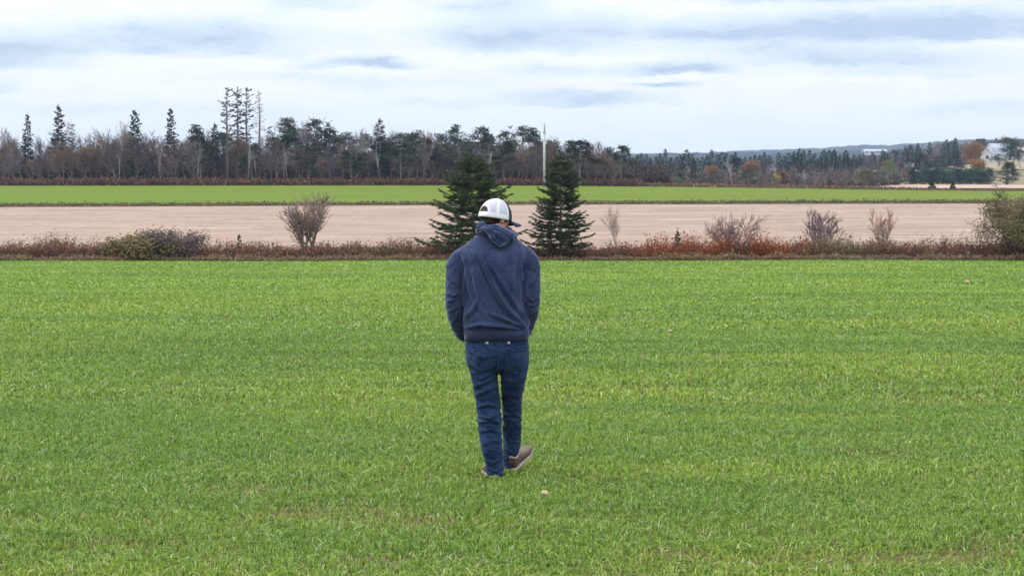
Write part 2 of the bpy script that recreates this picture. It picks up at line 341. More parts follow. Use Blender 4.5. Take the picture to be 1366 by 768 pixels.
def bare_meshes(h, seed, spread=.5, levels=4, r0=None, kids=(4, 5, 4, 4), col=(.13, .105, .10), stems=1, twig=.012, start=.25, up=.35, leaves=None, leafn=0, leafsize=.12, wob=.2, split=1):
    rnd = random.Random(seed); tk = MB(); cr = MB(); r0 = r0 or h*.018; tips = []
    def grow(p, d, L, r, lv):
        n = 4 if lv == 0 else 3 if lv < 3 else 2; pts = [p]; q = p.copy(); dd = d.copy()
        for i in range(n):
            dd = (dd+Vector((rnd.gauss(0, wob), rnd.gauss(0, wob), rnd.gauss(0, wob*.5)+up*.12))).normalized(); q = q+dd*L/n; pts.append(q)
        rr = [max(r*(1-.75*i/n), twig*.5) for i in range(n+1)]
        mb = tk if lv <= split else cr; mb.col = jit(col, .2, rnd) if lv > split else (1, 1, 1)
        mb.tube(pts, rr, 6 if lv == 0 else 4 if lv < 2 else 3, cap=False)
        if lv >= levels-1: tips.append((pts[-1], dd)); return
        K = kids[min(lv, len(kids)-1)]
        K = max(2, int(K*rnd.uniform(.8, 1.25)+.5))
        for k in range(K):
            f = (start if lv == 0 else .2)+(1-(start if lv == 0 else .2))*(k+rnd.random()*.9)/K; f = min(f, .99)
            idx = f*n; i0 = min(int(idx), n-1); b = pts[i0].lerp(pts[i0+1], idx-i0)
            a = rnd.random()*6.283; o = dd.orthogonal().normalized(); o = Matrix.Rotation(a, 3, dd) @ o
            ang = rnd.uniform(.45, 1.0)*(spread*1.6); nd = (dd*math.cos(ang)+o*math.sin(ang)); nd.z += up*.5; nd.normalize()
            grow(b, nd, L*rnd.uniform(.42, .68)*(1.1-.45*f if lv == 0 else 1), max(rr[i0]*.6, twig*.6), lv+1)
    for s in range(stems):
        a = 6.283*s/stems+rnd.random(); lean = 0 if stems == 1 else spread*rnd.uniform(.35, .9)
        grow(Vector((math.cos(a)*.06*stems*lean, math.sin(a)*.06*stems*lean, -.1)), Vector((math.cos(a)*lean, math.sin(a)*lean, 1)).normalized(), h*(.8 if stems == 1 else .62)*rnd.uniform(.85, 1.05), r0, 0)
    zm = max(v[2] for v in cr.v+tk.v); k = h/zm
    tk.v = [(v[0]*k, v[1]*k, v[2]*k) for v in tk.v]; cr.v = [(v[0]*k, v[1]*k, v[2]*k) for v in cr.v]
    lf = MB()
    if leaves:
        for i in range(leafn):
            p, d = tips[rnd.randrange(len(tips))]; p = p*k+Vector([rnd.gauss(0, leafsize*1.5) for _ in range(3)])
            lf.col = jit(rnd.choice(leaves), .25, rnd); a = Vector([rnd.gauss(0, 1) for _ in range(3)]).normalized(); b = a.orthogonal().normalized()
            blade(lf, p, a*leafsize*rnd.uniform(.6, 1.3), b, leafsize*.4)
    return tk, cr, lf
def pine_meshes(h, seed, col=(.035, .06, .042), crown=.55, width=.3, puffs=26, per=60, bark=(.2, .18, .17), psz=.09):
    rnd = random.Random(seed); tk = MB(); cr = MB()
    bend = rnd.uniform(-.05, .05)*h; ax = lambda t: Vector((bend*t*t, rnd.uniform(-.003, .003)*h, h*t))
    P = [ax(t) for t in (0, .25, .5, .75, .96)]; P[0].z = -.2; tk.tube(P, [h*.018, h*.015, h*.012, h*.008, h*.003], 6)
    for i in range(puffs):
        t = 1-crown*((i+.5)/puffs)**1.1; base = P[-1].lerp(P[0], 1-t) ; base = Vector((bend*t*t, 0, h*t*.97))
        a = rnd.random()*6.283; env = width*h*(math.sin(min(1, (1-t)/crown*.95+.06)*math.pi*.62)**.9)
        L = env*rnd.uniform(.35, 1.1); e = base+Vector((math.cos(a)*L, math.sin(a)*L, L*rnd.uniform(-.05, .45)))
        tk.tube([base-Vector((0, 0, .02*h)), base.lerp(e, .6)-Vector((0, 0, .01*h)), e], [h*.005, h*.0035, .01], 3, cap=False)
        for q in range(3):
            c = e+Vector((rnd.gauss(0, .045)*h, rnd.gauss(0, .045)*h, rnd.gauss(0, .02)*h)) if q else e
            rr = psz*h*rnd.uniform(.5, 1.0)
            for j in range(per//3):
                p = c+Vector((rnd.gauss(0, .5)*rr, rnd.gauss(0, .5)*rr, rnd.gauss(0, .27)*rr)); cr.col = jit(col, .35, rnd)
                d = Vector((rnd.gauss(0, 1), rnd.gauss(0, 1), rnd.gauss(.2, .5))).normalized()*.035*h*rnd.uniform(.6, 1.3)
                blade(cr, p, d, d.orthogonal().normalized(), .008*h+.01)
    # bare lower limbs
    for i in range(9):
        t = rnd.uniform(.2, 1-crown*.8); a = rnd.random()*6.28; L = h*rnd.uniform(.06, .16); b = Vector((bend*t*t, 0, h*t))
        tk.tube([b, b+Vector((math.cos(a)*L, math.sin(a)*L, L*rnd.uniform(0, .5)))], [h*.003, .01], 3, cap=False)
    return tk, cr
def assemble(name, parts, loc, rz=0, sc=1):
    root = empty(name, loc, rz, sc)
    for nm, mb, m, sm in parts:
        if mb.v: mb.build(nm, m, root, smooth=sm, colattr=True)
    return root

# --- catalogue of prototypes (first use takes the prototype itself, later uses copy it)
PROTO = {}
def register(key, name, make): PROTO[key] = dict(name=name, make=make, obj=None, used=False, h=10.)
def reg_spruce(key, name, **k): register(key, name, lambda: [(n, m, mt, s) for n, m, mt, s in zip(('trunk', 'crown'), spruce_meshes(10, **k), (M_bark, M_needle), (True, False))])
def reg_bare(key, name, bark=None, **k):
    def mk():
        t, c, l = bare_meshes(10, **k); return [('trunk', t, bark or M_bark, True), ('crown', c, M_twig, False), ('leaves', l, M_leaf, False)]
    register(key, name, mk)
def reg_pine(key, name, bark=None, **k): register(key, name, lambda: [(n, m, mt, s) for n, m, mt, s in zip(('trunk', 'crown'), pine_meshes(10, **k), (bark or M_bark, M_needle), (True, False))])
DG = (.019, .034, .024)
for i in range(3): reg_spruce('spruce%d' % i, 'spruce_tree', r=1.75+.3*i, seed=10+i, whorls=24, per=6, step=.33, col=DG, sp=.75, low=.10, power=.8, w=.10, ragged=.3, gap=.12)
for i in range(2): reg_spruce('thin%d' % i, 'spruce_tree', r=1.05, seed=20+i, whorls=19, per=5, step=.3, col=(.04, .058, .055), sp=.5, low=.30, power=.4, w=.07, ragged=.5, gap=.33)
reg_spruce('dead', 'dead_spruce_tree', r=.95, seed=31, whorls=22, per=4, step=.5, col=(.22, .21, .24), sp=.35, low=.3, power=.5, w=.03, ragged=.5, gap=.3)
for i in range(6): reg_bare('bare%d' % i, 'bare_tree', seed=40+i, spread=.42+.05*(i % 3), levels=5, kids=(8, 5, 4, 4), col=((.15, .118, .122), (.175, .14, .125), (.12, .098, .112))[i % 3], twig=.035, r0=.13, start=.22, up=.5, leaves=[(.16, .08, .04), (.12, .06, .04)] if i in (1, 4) else None, leafn=500, leafsize=.22, wob=.16)
for i in range(2): reg_bare('pale%d' % i, 'bare_tree', bark=M_palebark, seed=60+i, spread=.38, levels=5, kids=(7, 4, 4, 3), col=(.30, .27, .29), twig=.03, r0=.13, start=.35, up=.45, wob=.16)
for i in range(4): reg_pine('pine%d' % i, 'pine_tree', seed=70+i, crown=.5+.08*i, width=.27+.03*(i % 2), puffs=34, per=54, psz=.075, col=(.021, .036, .024))
for i in range(2): reg_bare('orange%d' % i, 'autumn_tree', seed=80+i, spread=.35, levels=5, kids=(8, 5, 4, 3), col=(.16, .10, .07), twig=.03, r0=.12, start=.2, up=.5, leaves=[(.30, .14, .05), (.26, .15, .055), (.20, .095, .045)], leafn=2600, leafsize=.3, wob=.15)
reg_bare('yellow0', 'autumn_tree', seed=85, spread=.4, levels=5, kids=(8, 5, 4, 3), col=(.16, .12, .07), twig=.03, r0=.12, start=.15, up=.5, leaves=[(.42, .30, .06), (.30, .26, .07)], leafn=2600, leafsize=.3, wob=.15)
reg_pine('olive0', 'leafy_tree', seed=90, crown=.85, width=.42, puffs=46, per=60, col=(.075, .10, .04), psz=.11)
reg_pine('dark0', 'evergreen_tree', seed=91, crown=.93, width=.42, puffs=95, per=75, col=(.028, .050, .030), psz=.14)
KINDWORD = dict(spruce='spruce', thin='ragged thin spruce', dead='dead grey spruce', bare='bare brown tree', pale='pale bare tree', pine='dark pine', orange='orange autumn tree', yellow='yellow autumn tree', olive='olive green leafy tree', dark='round dark evergreen')
CAT = dict(spruce='spruce tree', thin='spruce tree', dead='dead tree', bare='bare tree', pale='bare tree', pine='pine tree', orange='autumn tree', yellow='autumn tree', olive='tree', dark='evergreen tree')
TREES = []
def tree(key, px, Y, top=None, h=None, wide=1., label=None, group='', zone='', rnd=random.Random(5)):
    P = PROTO[key]; x, y, z = spot(px, Y); H = h or max(1.5, z_of(top, Y)-z); s = H/10
    sc = (s*wide, s*wide, s)
    if P['obj'] is None:
        P['obj'] = assemble(P['name'], P['make'](), (x, y, z), rnd.random()*6.28, sc); o = P['obj']
    else:
        o = copy_tree(P['obj']); o.location = (x, y, z); o.rotation_euler = (0, 0, rnd.random()*6.28); o.scale = sc
    k = key.rstrip('0123456789'); o['category'] = CAT[k]; o['group'] = group
    if label: o['label'] = label
    elif 'label' in o.keys(): del o['label']
    TREES.append(dict(o=o, k=k, px=px, Y=Y, H=H, Hpx=H/Y*F, label=label, zone=zone))
    return o
# ------------------------------------------------------------------ the left wood (about 300 m off)
LW = 'trees of the wood behind the far green field'
named = [('bare0', 8, 168), ('spruce0', 38, 153, 'dark spruce with bare gaps, second spike from the left end'), ('pale0', 62, 158), ('spruce1', 79, 140, 'tallest dark spruce at the left end of the wood'),
 ('thin0', 97, 166), ('pale1', 160, 158, 'pale forked bare tree standing alone against the sky left of centre spruces'), ('spruce2', 181, 147, 'slim spruce with a needle top above the rounded green-brown bush'),
 ('bare2', 200, 172), ('spruce0', 229, 145, 'full dark spruce left of the three tall thin spruces'), ('pale0', 247, 172), ('pine2', 268, 168), ('spruce1', 287, 164),
 ('thin0', 304, 118, 'left one of the three very tall thin spruces'), ('thin1', 318, 117, 'middle one of the three very tall thin spruces'), ('thin0', 330, 118, 'right one of the three very tall thin spruces'),
 ('dead', 346, 121, 'thin dead grey spruce just right of the three tall spruces'), ('pine0', 378, 158), ('pale1', 402, 156), ('pine1', 424, 158), ('pine3', 441, 170), ('pale0', 472, 163, 'pale bare tree in the gap left of the pointed spruce'),
 ('spruce2', 507, 158, 'pointed dark spruce in the middle of the wood'), ('pine2', 492, 180), ('pine0', 545, 180), ('pine1', 566, 183), ('pine3', 590, 178), ('pine2', 613, 168), ('pine0', 640, 170), ('bare3', 655, 176), ('pine1', 676, 174),
 ('pine3', 698, 168), ('pine2', 716, 172), ('bare5', 735, 182), ('pine0', 757, 188), ('pine1', 783, 193), ('bare2', 806, 198), ('orange0', 133, 200), ('orange1', 196, 205), ('orange0', 427, 196, 'small bare tree with orange leaves above the bare vase-shaped bush')]
rl = random.Random(11)
for n in named:
    wide = 1.0
    if n[0][:4] in ('spru',): wide = .8
    if n[0][:4] == 'pine': wide = 1.0
    tree(n[0], n[1], 312+rl.uniform(-6, 10), n[2], wide=wide, label=n[3] if len(n) > 3 else None, group=LW, zone='left')
px = -30
while px < 832:          # front row of the wood: bare trees shoulder to shoulder
    k = rl.choice(['bare0', 'bare1', 'bare2', 'bare3', 'bare4', 'bare5', 'bare1', 'pine2' if px > 230 else 'bare2', 'spruce1' if rl.random() < .3 else 'bare3', 'pine1' if px > 350 else 'bare4'])
    env = 189+8*math.sin(px*.031)+(6 if px > 700 else 0)
    tree(k, px, rl.uniform(304, 312), env+rl.uniform(-8, 16), wide=rl.uniform(1.0, 1.5), group=LW, zone='left'); px += rl.uniform(8, 13)
px = -40
while px < 815:          # back row
    k = rl.choice(['bare0', 'bare2', 'bare3', 'pine3', 'pine0', 'bare5', 'pine2']) if px > 250 else rl.choice(['bare0', 'bare2', 'bare5', 'bare3', 'bare4'])
    env = (188 if px < 150 else 178 if px < 560 else 178 if px < 700 else 192)
    tree(k, px, rl.uniform(325, 345), env+rl.uniform(-6, 12), wide=rl.uniform(1.1, 1.5), group=LW, zone='left'); px += rl.uniform(10, 15)
for px in (18, 50, 68, 92, 108, 122, 148, 170, 192, 208, 238, 256, 300, 356, 392, 412, 462, 484, 526, 600, 628, 690, 742, 800):   # fine bare tops above the mass
    tree(rl.choice(['bare0', 'bare2', 'bare5', 'bare3']), px+rl.uniform(-3, 3), rl.uniform(314, 322), rl.uniform(166, 184)+(8 if px > 700 else 0), wide=.8, group=LW, zone='left')
for px in (213, 262, 331, 344, 383, 508, 655):   # slim pale stems at the front of the wood
    tree(rl.choice(['pale0', 'pale1']), px+rl.uniform(-3, 3), 303, rl.uniform(186, 200), wide=.32, group=LW, zone='left')
# ------------------------------------------------------------------ the mixed wood on the right (400-650 m off)
RW = 'trees of the farther wood on the right'
px = 812
while px < 1190:         # back row, mostly spruce tops on the skyline
    k = rl.choice(['spruce0', 'spruce1', 'spruce2', 'spruce0', 'spruce1', 'bare2', 'spruce2'])
    tree(k, px, rl.uniform(560, 620), 206+rl.uniform(-7, 5)+(px-1000)*.004, wide=1.2, group=RW, zone='rback'); px += rl.uniform(5, 8)
px = 815
while px < 1210:         # middle row
    k = rl.choice(['spruce0', 'bare0', 'bare2', 'spruce2', 'bare5', 'bare3', 'pine0', 'pale1'])
    tree(k, px, rl.uniform(470, 520), 219+rl.uniform(-9, 8), wide=1.35, group=RW, zone='rmid'); px += rl.uniform(8, 12)
px = 825
while px < 1205:         # front row, low
    k = rl.choice(['bare1', 'bare2', 'bare4', 'olive0', 'bare5', 'bare0', 'pine2'])
    tree(k, px, rl.uniform(395, 420), 234+rl.uniform(-9, 4), wide=1.6, group=RW, zone='rfront'); px += rl.uniform(11, 17)
for k, px, Y, top, w, lb in [('orange1', 847, 430, 213, 1, 'narrow orange tree beside the end of the left wood'), ('spruce1', 907, 420, 206, .9, 'dark pointed spruce at the front of the right wood, near the pale grass tufts'),
        ('spruce0', 925, 430, 212, 1.1, None), ('olive0', 873, 425, 221, 1, None), ('orange0', 944, 430, 219, .8, 'slim orange tree right of the dark pointed spruce'), ('orange1', 1013, 470, 214, 1.3, 'broad orange-brown tree in the middle of the right wood'),
        ('yellow0', 1036, 425, 231, 1.3, 'low yellow tree in the right wood'), ('orange0', 1050, 425, 226, .9, 'small orange tree beside the low yellow tree'), ('pale0', 977, 420, 208, .8, None), ('spruce2', 1066, 470, 198, .9, 'tall dark spruce right of the low yellow tree'),
        ('spruce0', 1058, 500, 207, 1, None), ('spruce1', 1112, 500, 203, 1, None), ('spruce2', 1128, 500, 200, 1, None), ('pale1', 1074, 410, 226, 1.2, 'white-stemmed bare tree at the front of the right wood'), ('olive0', 1152, 420, 222, 1.3, 'broad olive green tree with a rounded top'), ('olive0', 1185, 425, 214, 1.1, None)]:
    tree(k, px, Y, top, wide=w, label=lb, group=RW, zone='rfront')
# ------------------------------------------------------------------ the hill on the far right
HW = 'trees on the low hill at the far right'
for k, px, Y, top, w, lb in [('spruce0', 1195, 660, 202, 1, None), ('spruce1', 1207, 660, 196, 1, None), ('spruce2', 1214, 690, 193, 1, None), ('spruce0', 1224, 660, 191, 1.1, None), ('spruce1', 1240, 670, 189, 1.1, 'dark spruce right of the small white houses'),
        ('bare2', 1232, 720, 190, 1.1, None), ('bare0', 1252, 720, 187, 1.3, None), ('spruce2', 1262, 690, 186, 1.2, None), ('spruce0', 1274, 680, 184, 1.1, None), ('orange1', 1285, 660, 188, 1.2, 'tall orange tree among dark spruces on the hill'),
        ('bare5', 1296, 730, 188, 1.3, None), ('spruce1', 1303, 690, 186, 1.1, None), ('pine1', 1343, 560, 182, 1.0, 'dark pine in front of the white farm buildings'), ('pine0', 1352, 640, 186, 1, None), ('bare3', 1312, 850, 184, 1.2, None),
        ('orange0', 1308, 560, 210, 1.3, 'orange bush-like tree standing in the tan hill field'), ('bare4', 1322, 600, 224, 2, None), ('dark0', 1345, 545, 217, 1.3, 'round dark evergreen at the right of the green hedge'), ('pale0', 1248, 700, 196, 1, None), ('pine3', 1228, 600, 206, 1.2, None), ('pine2', 1250, 600, 208, 1.2, None), ('pine1', 1272, 610, 206, 1.2, None),
        ('bare2', 1330, 700, 210, 1.4, None), ('bare1', 1208, 560, 216, 1.6, None), ('bare1', 1362, 700, 190, 1.5, None), ('orange1', 1368, 900, 182, 1.6, None), ('orange0', 1355, 930, 184, 1.5, None), ('bare0', 1300, 760, 200, 1.5, None), ('bare5', 1285, 760, 202, 1.5, None)]:
    tree(k, px, Y, top, wide=w, label=lb, group=HW, zone='hill')
for i in range(46):
    px = 1195+i*4+rl.uniform(-2, 2)
    tree(rl.choice(['bare0', 'bare2', 'spruce1', 'bare5', 'bare3', 'spruce0', 'pine0']), px, rl.uniform(940, 1010), h=rl.uniform(8, 11), wide=1.7, group='trees along the crest of the far hill', zone='crest')
for i in range(20):
    px = 1212+i*5.6+rl.uniform(-1, 1)
    tree('dark0', px, 520+rl.uniform(-4, 4), top=226+rl.uniform(-2, 3), wide=1.2, group='dark green shrubs of the hedge below the hill', zone='hedge')
# labels for the trees that have none yet: kind, size and nearest landmark, then order from the left
LM = {'left': [(55, 'at the far left end of the left wood'), (125, 'by the tallest left-end spruce'), (185, 'left of the slim needle-topped spruce'), (240, 'left of the three tall thin spruces'), (300, 'just left of the three tall thin spruces'), (365, 'among the three tall thin spruces'), (440, 'behind the bare vase-shaped bush'), (500, 'left of the pointed spruce in the left wood'), (560, 'right of the pointed spruce in the left wood'), (680, 'behind the left foreground spruce'), (740, 'near the pale pole in the left wood'), (999, 'right of the pale pole in the left wood')],
 'rback': [(900, 'on the skyline right of the left wood'), (1000, 'on the skyline above the pale grass tufts'), (1080, 'on the skyline above the yellow tree'), (1999, 'on the skyline before the white houses')],
 'rmid': [(900, 'inside the right wood, by narrow orange tree'), (1000, 'inside the right wood above the pale tufts'), (1080, 'inside the right wood near the yellow tree'), (1999, 'inside the right wood left of the white houses')],
 'rfront': [(900, 'at the right wood edge, left part'), (1000, 'at the right wood edge behind pale tufts'), (1080, 'at the right wood edge by yellow tree'), (1999, 'at the right wood edge, right part')],
 'hill': [(1235, 'beside the small white hill houses'), (1290, 'above the dark green hedge on the hill'), (1999, 'near the white hill farm')],
 'crest': [(1250, 'on the hill crest behind the white houses'), (1310, 'on the hill crest behind the orange tree'), (1999, 'on the hill crest above the farm')],
 'hedge': [(1999, 'in the dark green hedge below the hill')]}
ORD = 'first second third fourth fifth sixth seventh eighth ninth tenth eleventh twelfth'.split()
grp = {}
for T in TREES:
    if T['label']: continue
    lm = next(t for lim, t in LM[T['zone']] if T['px'] < lim)
    k = KINDWORD[T['k']]; size = ('tall ' if T['Hpx'] > 72 else 'low ' if T['Hpx'] < 45 else '') if T['zone'] == 'left' else ''
    row = 'rear ' if (T['zone'] == 'left' and T['Y'] > 324) else ''
    if T['zone'] == 'hedge': k = 'dark green rounded shrub'
    grp.setdefault((size+row+k, lm), []).append(T)
for (k, lm), L_ in grp.items():
    L_.sort(key=lambda t: t['px'])
    for i, T in enumerate(L_):
        T['o']['label'] = (f'{k} {lm}' if len(L_) == 1 else f'{ORD[i] if i < 12 else "next"} {k} from left {lm}')
def pxof(x, Y): return 683+x*F/Y
# ------------------------------------------------------------------ brush along the field edges (nobody could count its stems)
def brush(name, x0, x1, fy, depth, n, hfun, colfun, label, leaf=.07, seed=1, stemw=.012, cat='brush', pxmax=9999):
    rg = np.random.default_rng(seed); x = rg.uniform(x0, x1, n); d = rg.uniform(0, 1, n); y = fy(x)+d*depth+np.array([noise.fractal(Vector((a*.5, seed, 1)), 1, 2, 4) for a in x])*.09*depth; ok = pxof(x, y) < pxmax; x = x[ok]; y = y[ok]; d = d[ok]; n = len(x); z = ground(x, y)
    cl = np.array([noise.fractal(Vector((a*.9, b*.9, seed)), 1, 2, 3) for a, b in zip(x, y)]); cl2 = np.array([noise.noise(Vector((a*2.7, b*2.7, seed+9))) for a, b in zip(x, y)])
    H = hfun(x, d)*(.78+.75*cl+.4*cl2)*rg.uniform(.6, 1.1, n)*np.sin(np.clip(d*.8+.2, 0, 1)*np.pi*.75+.35)**.5
    H = np.clip(H, .06, None); lean = rg.normal(0, .22, (n, 2))*H[:, None]; az = rg.uniform(0, 6.28, n)
    V = []; T = []; C = []; base = 0
    col = colfun(x, d, rg, n, cl)
    p0 = np.stack([x, y, z-.02], -1); tip = p0+np.stack([lean[:, 0], lean[:, 1], H], -1)
    s = np.stack([np.cos(az), np.sin(az), 0*az], -1)*stemw
    V.append(np.stack([p0-s, p0+s, tip], 1).reshape(-1, 3)); T.append(np.arange(3*n).reshape(-1, 3)); C.append(np.repeat(col*.75, 3, 0)); base = 3*n
    for j in range(5):       # leaves and side twigs
        f = rg.uniform(.35, 1.02, n)[:, None]; p = p0+(tip-p0)*f+rg.normal(0, leaf*.4, (n, 3)); dr = rg.normal(0, 1, (n, 3)); dr[:, 2] += .5; dr /= np.linalg.norm(dr, axis=1)[:, None]
        ot = np.cross(dr, rg.normal(0, 1, (n, 3))); ot /= np.linalg.norm(ot, axis=1)[:, None]; L = leaf*rg.uniform(.6, 1.6, n)[:, None]
        q = np.stack([p, p+dr*L*.5+ot*L*.35, p+dr*L, p+dr*L*.5-ot*L*.35], 1).reshape(-1, 3)
        i = base+np.arange(4*n).reshape(-1, 4); V.append(q); T.append(i[:, [0, 1, 2]]); T.append(i[:, [0, 2, 3]]); C.append(np.repeat(col*rg.uniform(.7, 1.35, (n, 1)), 4, 0)); base += 4*n
    o = npmesh(name, np.vstack(V), np.vstack(T), M_leafs, np.vstack(C)); tag(o, label, cat, kind='stuff'); return o
M_leafs = leafmat('brush_leaves', .2, .8, .1)
def near_cols(x, d, rg, n, cl):
    p = pxof(x, 91); base = np.array([.20, .115, .105])[None]*np.ones((n, 1))
    pal = np.array([[.155, .07, .058], [.10, .052, .055], [.23, .115, .08], [.23, .165, .10], [.085, .07, .033]]); base = pal[rg.choice(5, n, p=[.34, .26, .2, .12, .08])]
    org = np.exp(-((p-900)/60)**2)*.75+np.exp(-((p-1035)/35)**2)*.85+np.exp(-((p-960)/30)**2)*.3+.04; org = np.clip(org*(1+cl*1.5), 0, 1)
    m = rg.random(n) < org; base[m] = np.array([[.27, .075, .03], [.32, .12, .04], [.19, .05, .03]])[rg.choice(3, m.sum())]
    grn = (np.exp(-((p-1120)/45)**2)*.5+np.exp(-((p-510)/60)**2)*.2); m = rg.random(n) < grn; base[m] = (.20, .19, .10)
    m = d < .16; base[m] = base[m]*.35+np.array([.26, .215, .135])*.65
    return base
def near_h(x, d):
    p = pxof(x, 91)
    h = np.interp(p, [-300, 0, 80, 150, 260, 330, 400, 560, 700, 850, 900, 1060, 1200, 1366, 1700], [.75, .72, .9, .8, .72, .75, .65, .85, .55, .7, .95, .95, .78, .9, .8])
    return h*np.where(d < .16, .35, 1)*1.12
brush('brush', -38, 38, lambda x: EDGE0(x)+.1, 4.2, 46000, near_h, near_cols, 'low tangled red-brown brush along the near edge of the stubble field', .065, 3)
def wood_cols(x, d, rg, n, cl):
    pal = np.array([[.13, .06, .055], [.10, .055, .06], [.17, .10, .06], [.13, .12, .055]]); return pal[rg.choice(4, n, p=[.4, .3, .18, .12])]
brush('brush', -92, 20, lambda x: EDGE3(x)-.5, 8, 16000, lambda x, d: 1.05+0*x, wood_cols, 'dark red-brown thicket along the foot of the left wood', .28, 5, .05)
def rw_cols(x, d, rg, n, cl):
    pal = np.array([[.22, .10, .05], [.14, .09, .075], [.24, .18, .11], [.12, .11, .06]]); return pal[rg.choice(4, n, p=[.3, .35, .2, .15])]
brush('brush', 14, 98, lambda x: EDGE3(x)+.5, 8, 8000, lambda x, d: .45*np.interp(pxof(x, 335), [800, 1130, 1190, 1230], [1, 1, .8, .35]), rw_cols, 'orange-brown scrub at the far right edge of the green field', .25, 6, .05)
brush('undergrowth', -95, 25, lambda x: 316+0*x, 26, 26000, lambda x, d: 3.6+0*x, lambda x, d, rg, n, cl: np.array([[.075, .055, .06], [.10, .07, .065], [.06, .06, .05]])[rg.choice(3, n)], 'dim grey-brown undergrowth filling the left wood between its trunks', .45, 8, .09, 'undergrowth')
brush('undergrowth', 20, 125, lambda x: 425+0*x, 190, 34000, lambda x, d: 3.6+0*x, lambda x, d, rg, n, cl: np.array([[.09, .075, .08], [.12, .09, .085], [.055, .07, .055], [.17, .12, .08]])[rg.choice(4, n, p=[.35, .25, .3, .1])], 'grey-brown and green undergrowth filling the farther wood on the right', .6, 9, .12, 'undergrowth', 1198)
brush('undergrowth', 110, 300, lambda x: 800+0*x, 160, 24000, lambda x, d: 6+0*x, lambda x, d, rg, n, cl: np.array([[.09, .075, .08], [.14, .10, .085], [.05, .07, .06]])[rg.choice(3, n)], 'grey-brown undergrowth between the trees on the far hill', 1.0, 12, .2, 'undergrowth')
def ridge_cover():
    rg = np.random.default_rng(3); n = 9000; px = rg.uniform(780, 1400, n); Y = rg.uniform(1330, 1560, n); x = (px-683)/F*Y
    return
# verge grass between stubble and green
brush('verge_grass', -100, 100, lambda x: EDGE2(x)-.6, 3.5, 12000, lambda x, d: .32+0*x, lambda x, d, rg, n, cl: np.array([[.15, .12, .06], [.20, .16, .09], [.10, .11, .05]])[rg.choice(3, n)], 'thin strip of dull olive grass between stubble and green field', .14, 15, .03, 'grass')

# ------------------------------------------------------------------ single shrubs and small trees at the field edge
def single(name, px, Y, parts, label, cat, group=None, rz=0):
    x, y, z = spot(px, Y); o = assemble(name, parts, (x, y, z), rz); tag(o, label, cat, group); return o
def shrub(px, Y, top, seed, label, col, spread=.55, stems=6, twig=.012, kids=(5, 4, 4), leaves=None, leafn=0, name='bare_shrub', wide=1., bark=None, levels=4, up=.5, leafsize=.06, group='leafless shrubs along the field edge', r0=.035, start=.2):
    h = h_of(px, Y, top); t, c, l = bare_meshes(h, seed, spread, levels, r0, kids, col, stems, twig, start, up, leaves, leafn, leafsize, .14, split=0)
    o = single(name, px, Y, [('stems', t, bark or M_bark, True), ('twigs', c, M_twig, False), ('leaves', l, M_leaf, False)], label, 'shrub', group)
    o.scale = (wide, wide, 1); return o
shrub(409, 91.5, 253, 101, 'bare vase-shaped shrub with fanning twigs left of the spruces', (.20, .145, .135), .60, 5, .02, (8, 6, 4), up=.42, wide=.90, r0=.06, start=.22)
shrub(822, 91.5, 272, 118, 'slim pale leafless sapling right of the right foreground spruce', (.36, .27, .25), .45, 1, .015, (9, 5, 4), bark=M_palebark, wide=1.0, up=.7, r0=.06, start=.25)
shrub(977, 91.5, 282, 103, 'dense rounded bare shrub with a reddish tip, rising from orange brush', (.24, .15, .15), .6, 7, .016, (6, 4, 4), leaves=[(.36, .14, .06)], leafn=80, up=.35, wide=1.0)
shrub(1097, 92, 276, 104, 'bare purple-grey shrub with twisted stems, rising from green-brown brush', (.22, .16, .17), .5, 5, .018, (5, 5, 4), up=.45, wide=1.15, r0=.045)
shrub(1178, 92, 275, 116, 'narrow upright bare shrub with orange-tinted twig tips', (.28, .19, .17), .42, 3, .016, (5, 5, 4), leaves=[(.42, .22, .12), (.36, .18, .1)], leafn=260, up=.5, wide=1.0, bark=M_palebark, r0=.045, leafsize=.07)
OL = [(.12, .10, .04), (.155, .125, .055), (.075, .06, .03), (.19, .125, .07)]; PU = [(.13, .095, .12), (.085, .06, .08), (.18, .14, .12)]
shrub(186, 89.6, 315, 106, 'rounded olive-brown bush in the brush at the left', (.15, .12, .08), .7, 9, .016, (6, 4, 4), leaves=OL, leafn=8200, name='leafy_shrub', wide=1.75, up=.2, leafsize=.08, group='leafy bushes at the left')
shrub(226, 89.9, 307, 107, 'taller purple-grey bush right beside the olive-brown bush', (.17, .13, .15), .65, 9, .016, (6, 5, 4), leaves=PU+OL[:1], leafn=6800, name='leafy_shrub', wide=1.45, up=.25, leafsize=.075, group='leafy bushes at the left')
shrub(1368, 90.5, 248, 108, 'large olive green and brown bush cut by the right edge of the photo', (.14, .11, .07), .62, 10, .02, (7, 5, 4), leaves=[(.11, .10, .04), (.14, .12, .05), (.07, .07, .03), (.19, .14, .08), (.13, .09, .065)], leafn=19000, name='leafy_shrub', wide=1.15, up=.2, leafsize=.08, group='leafy bushes at the right edge', start=.08)
SP = 'young spruces at the field edge'
def yspruce(px, Y, top, rpx, seed, label, **k):
    h = h_of(px, Y, top); r = rpx/F*Y; t, c = spruce_meshes(h, r, seed, **k); single('spruce_tree', px, Y, [('trunk', t, M_bark, True), ('crown', c, M_needle, False)], label, 'spruce tree', SP, rz=seed)
yspruce(631, 90.4, 206, 76, 201, 'young blue-green spruce directly behind the man, open lower branches', whorls=18, per=10, step=.08, col=(.048, .066, .030), sp=.46, low=.10, power=.68, droop=.10, w=.032, ragged=.26, gap=.12)
yspruce(748, 90.2, 206, 52, 208, 'young dense dark spruce to the right of the man', whorls=17, per=11, step=.075, col=(.038, .052, .025), sp=.40, low=.07, power=.75, droop=.12, w=.030, ragged=.22, gap=.06)
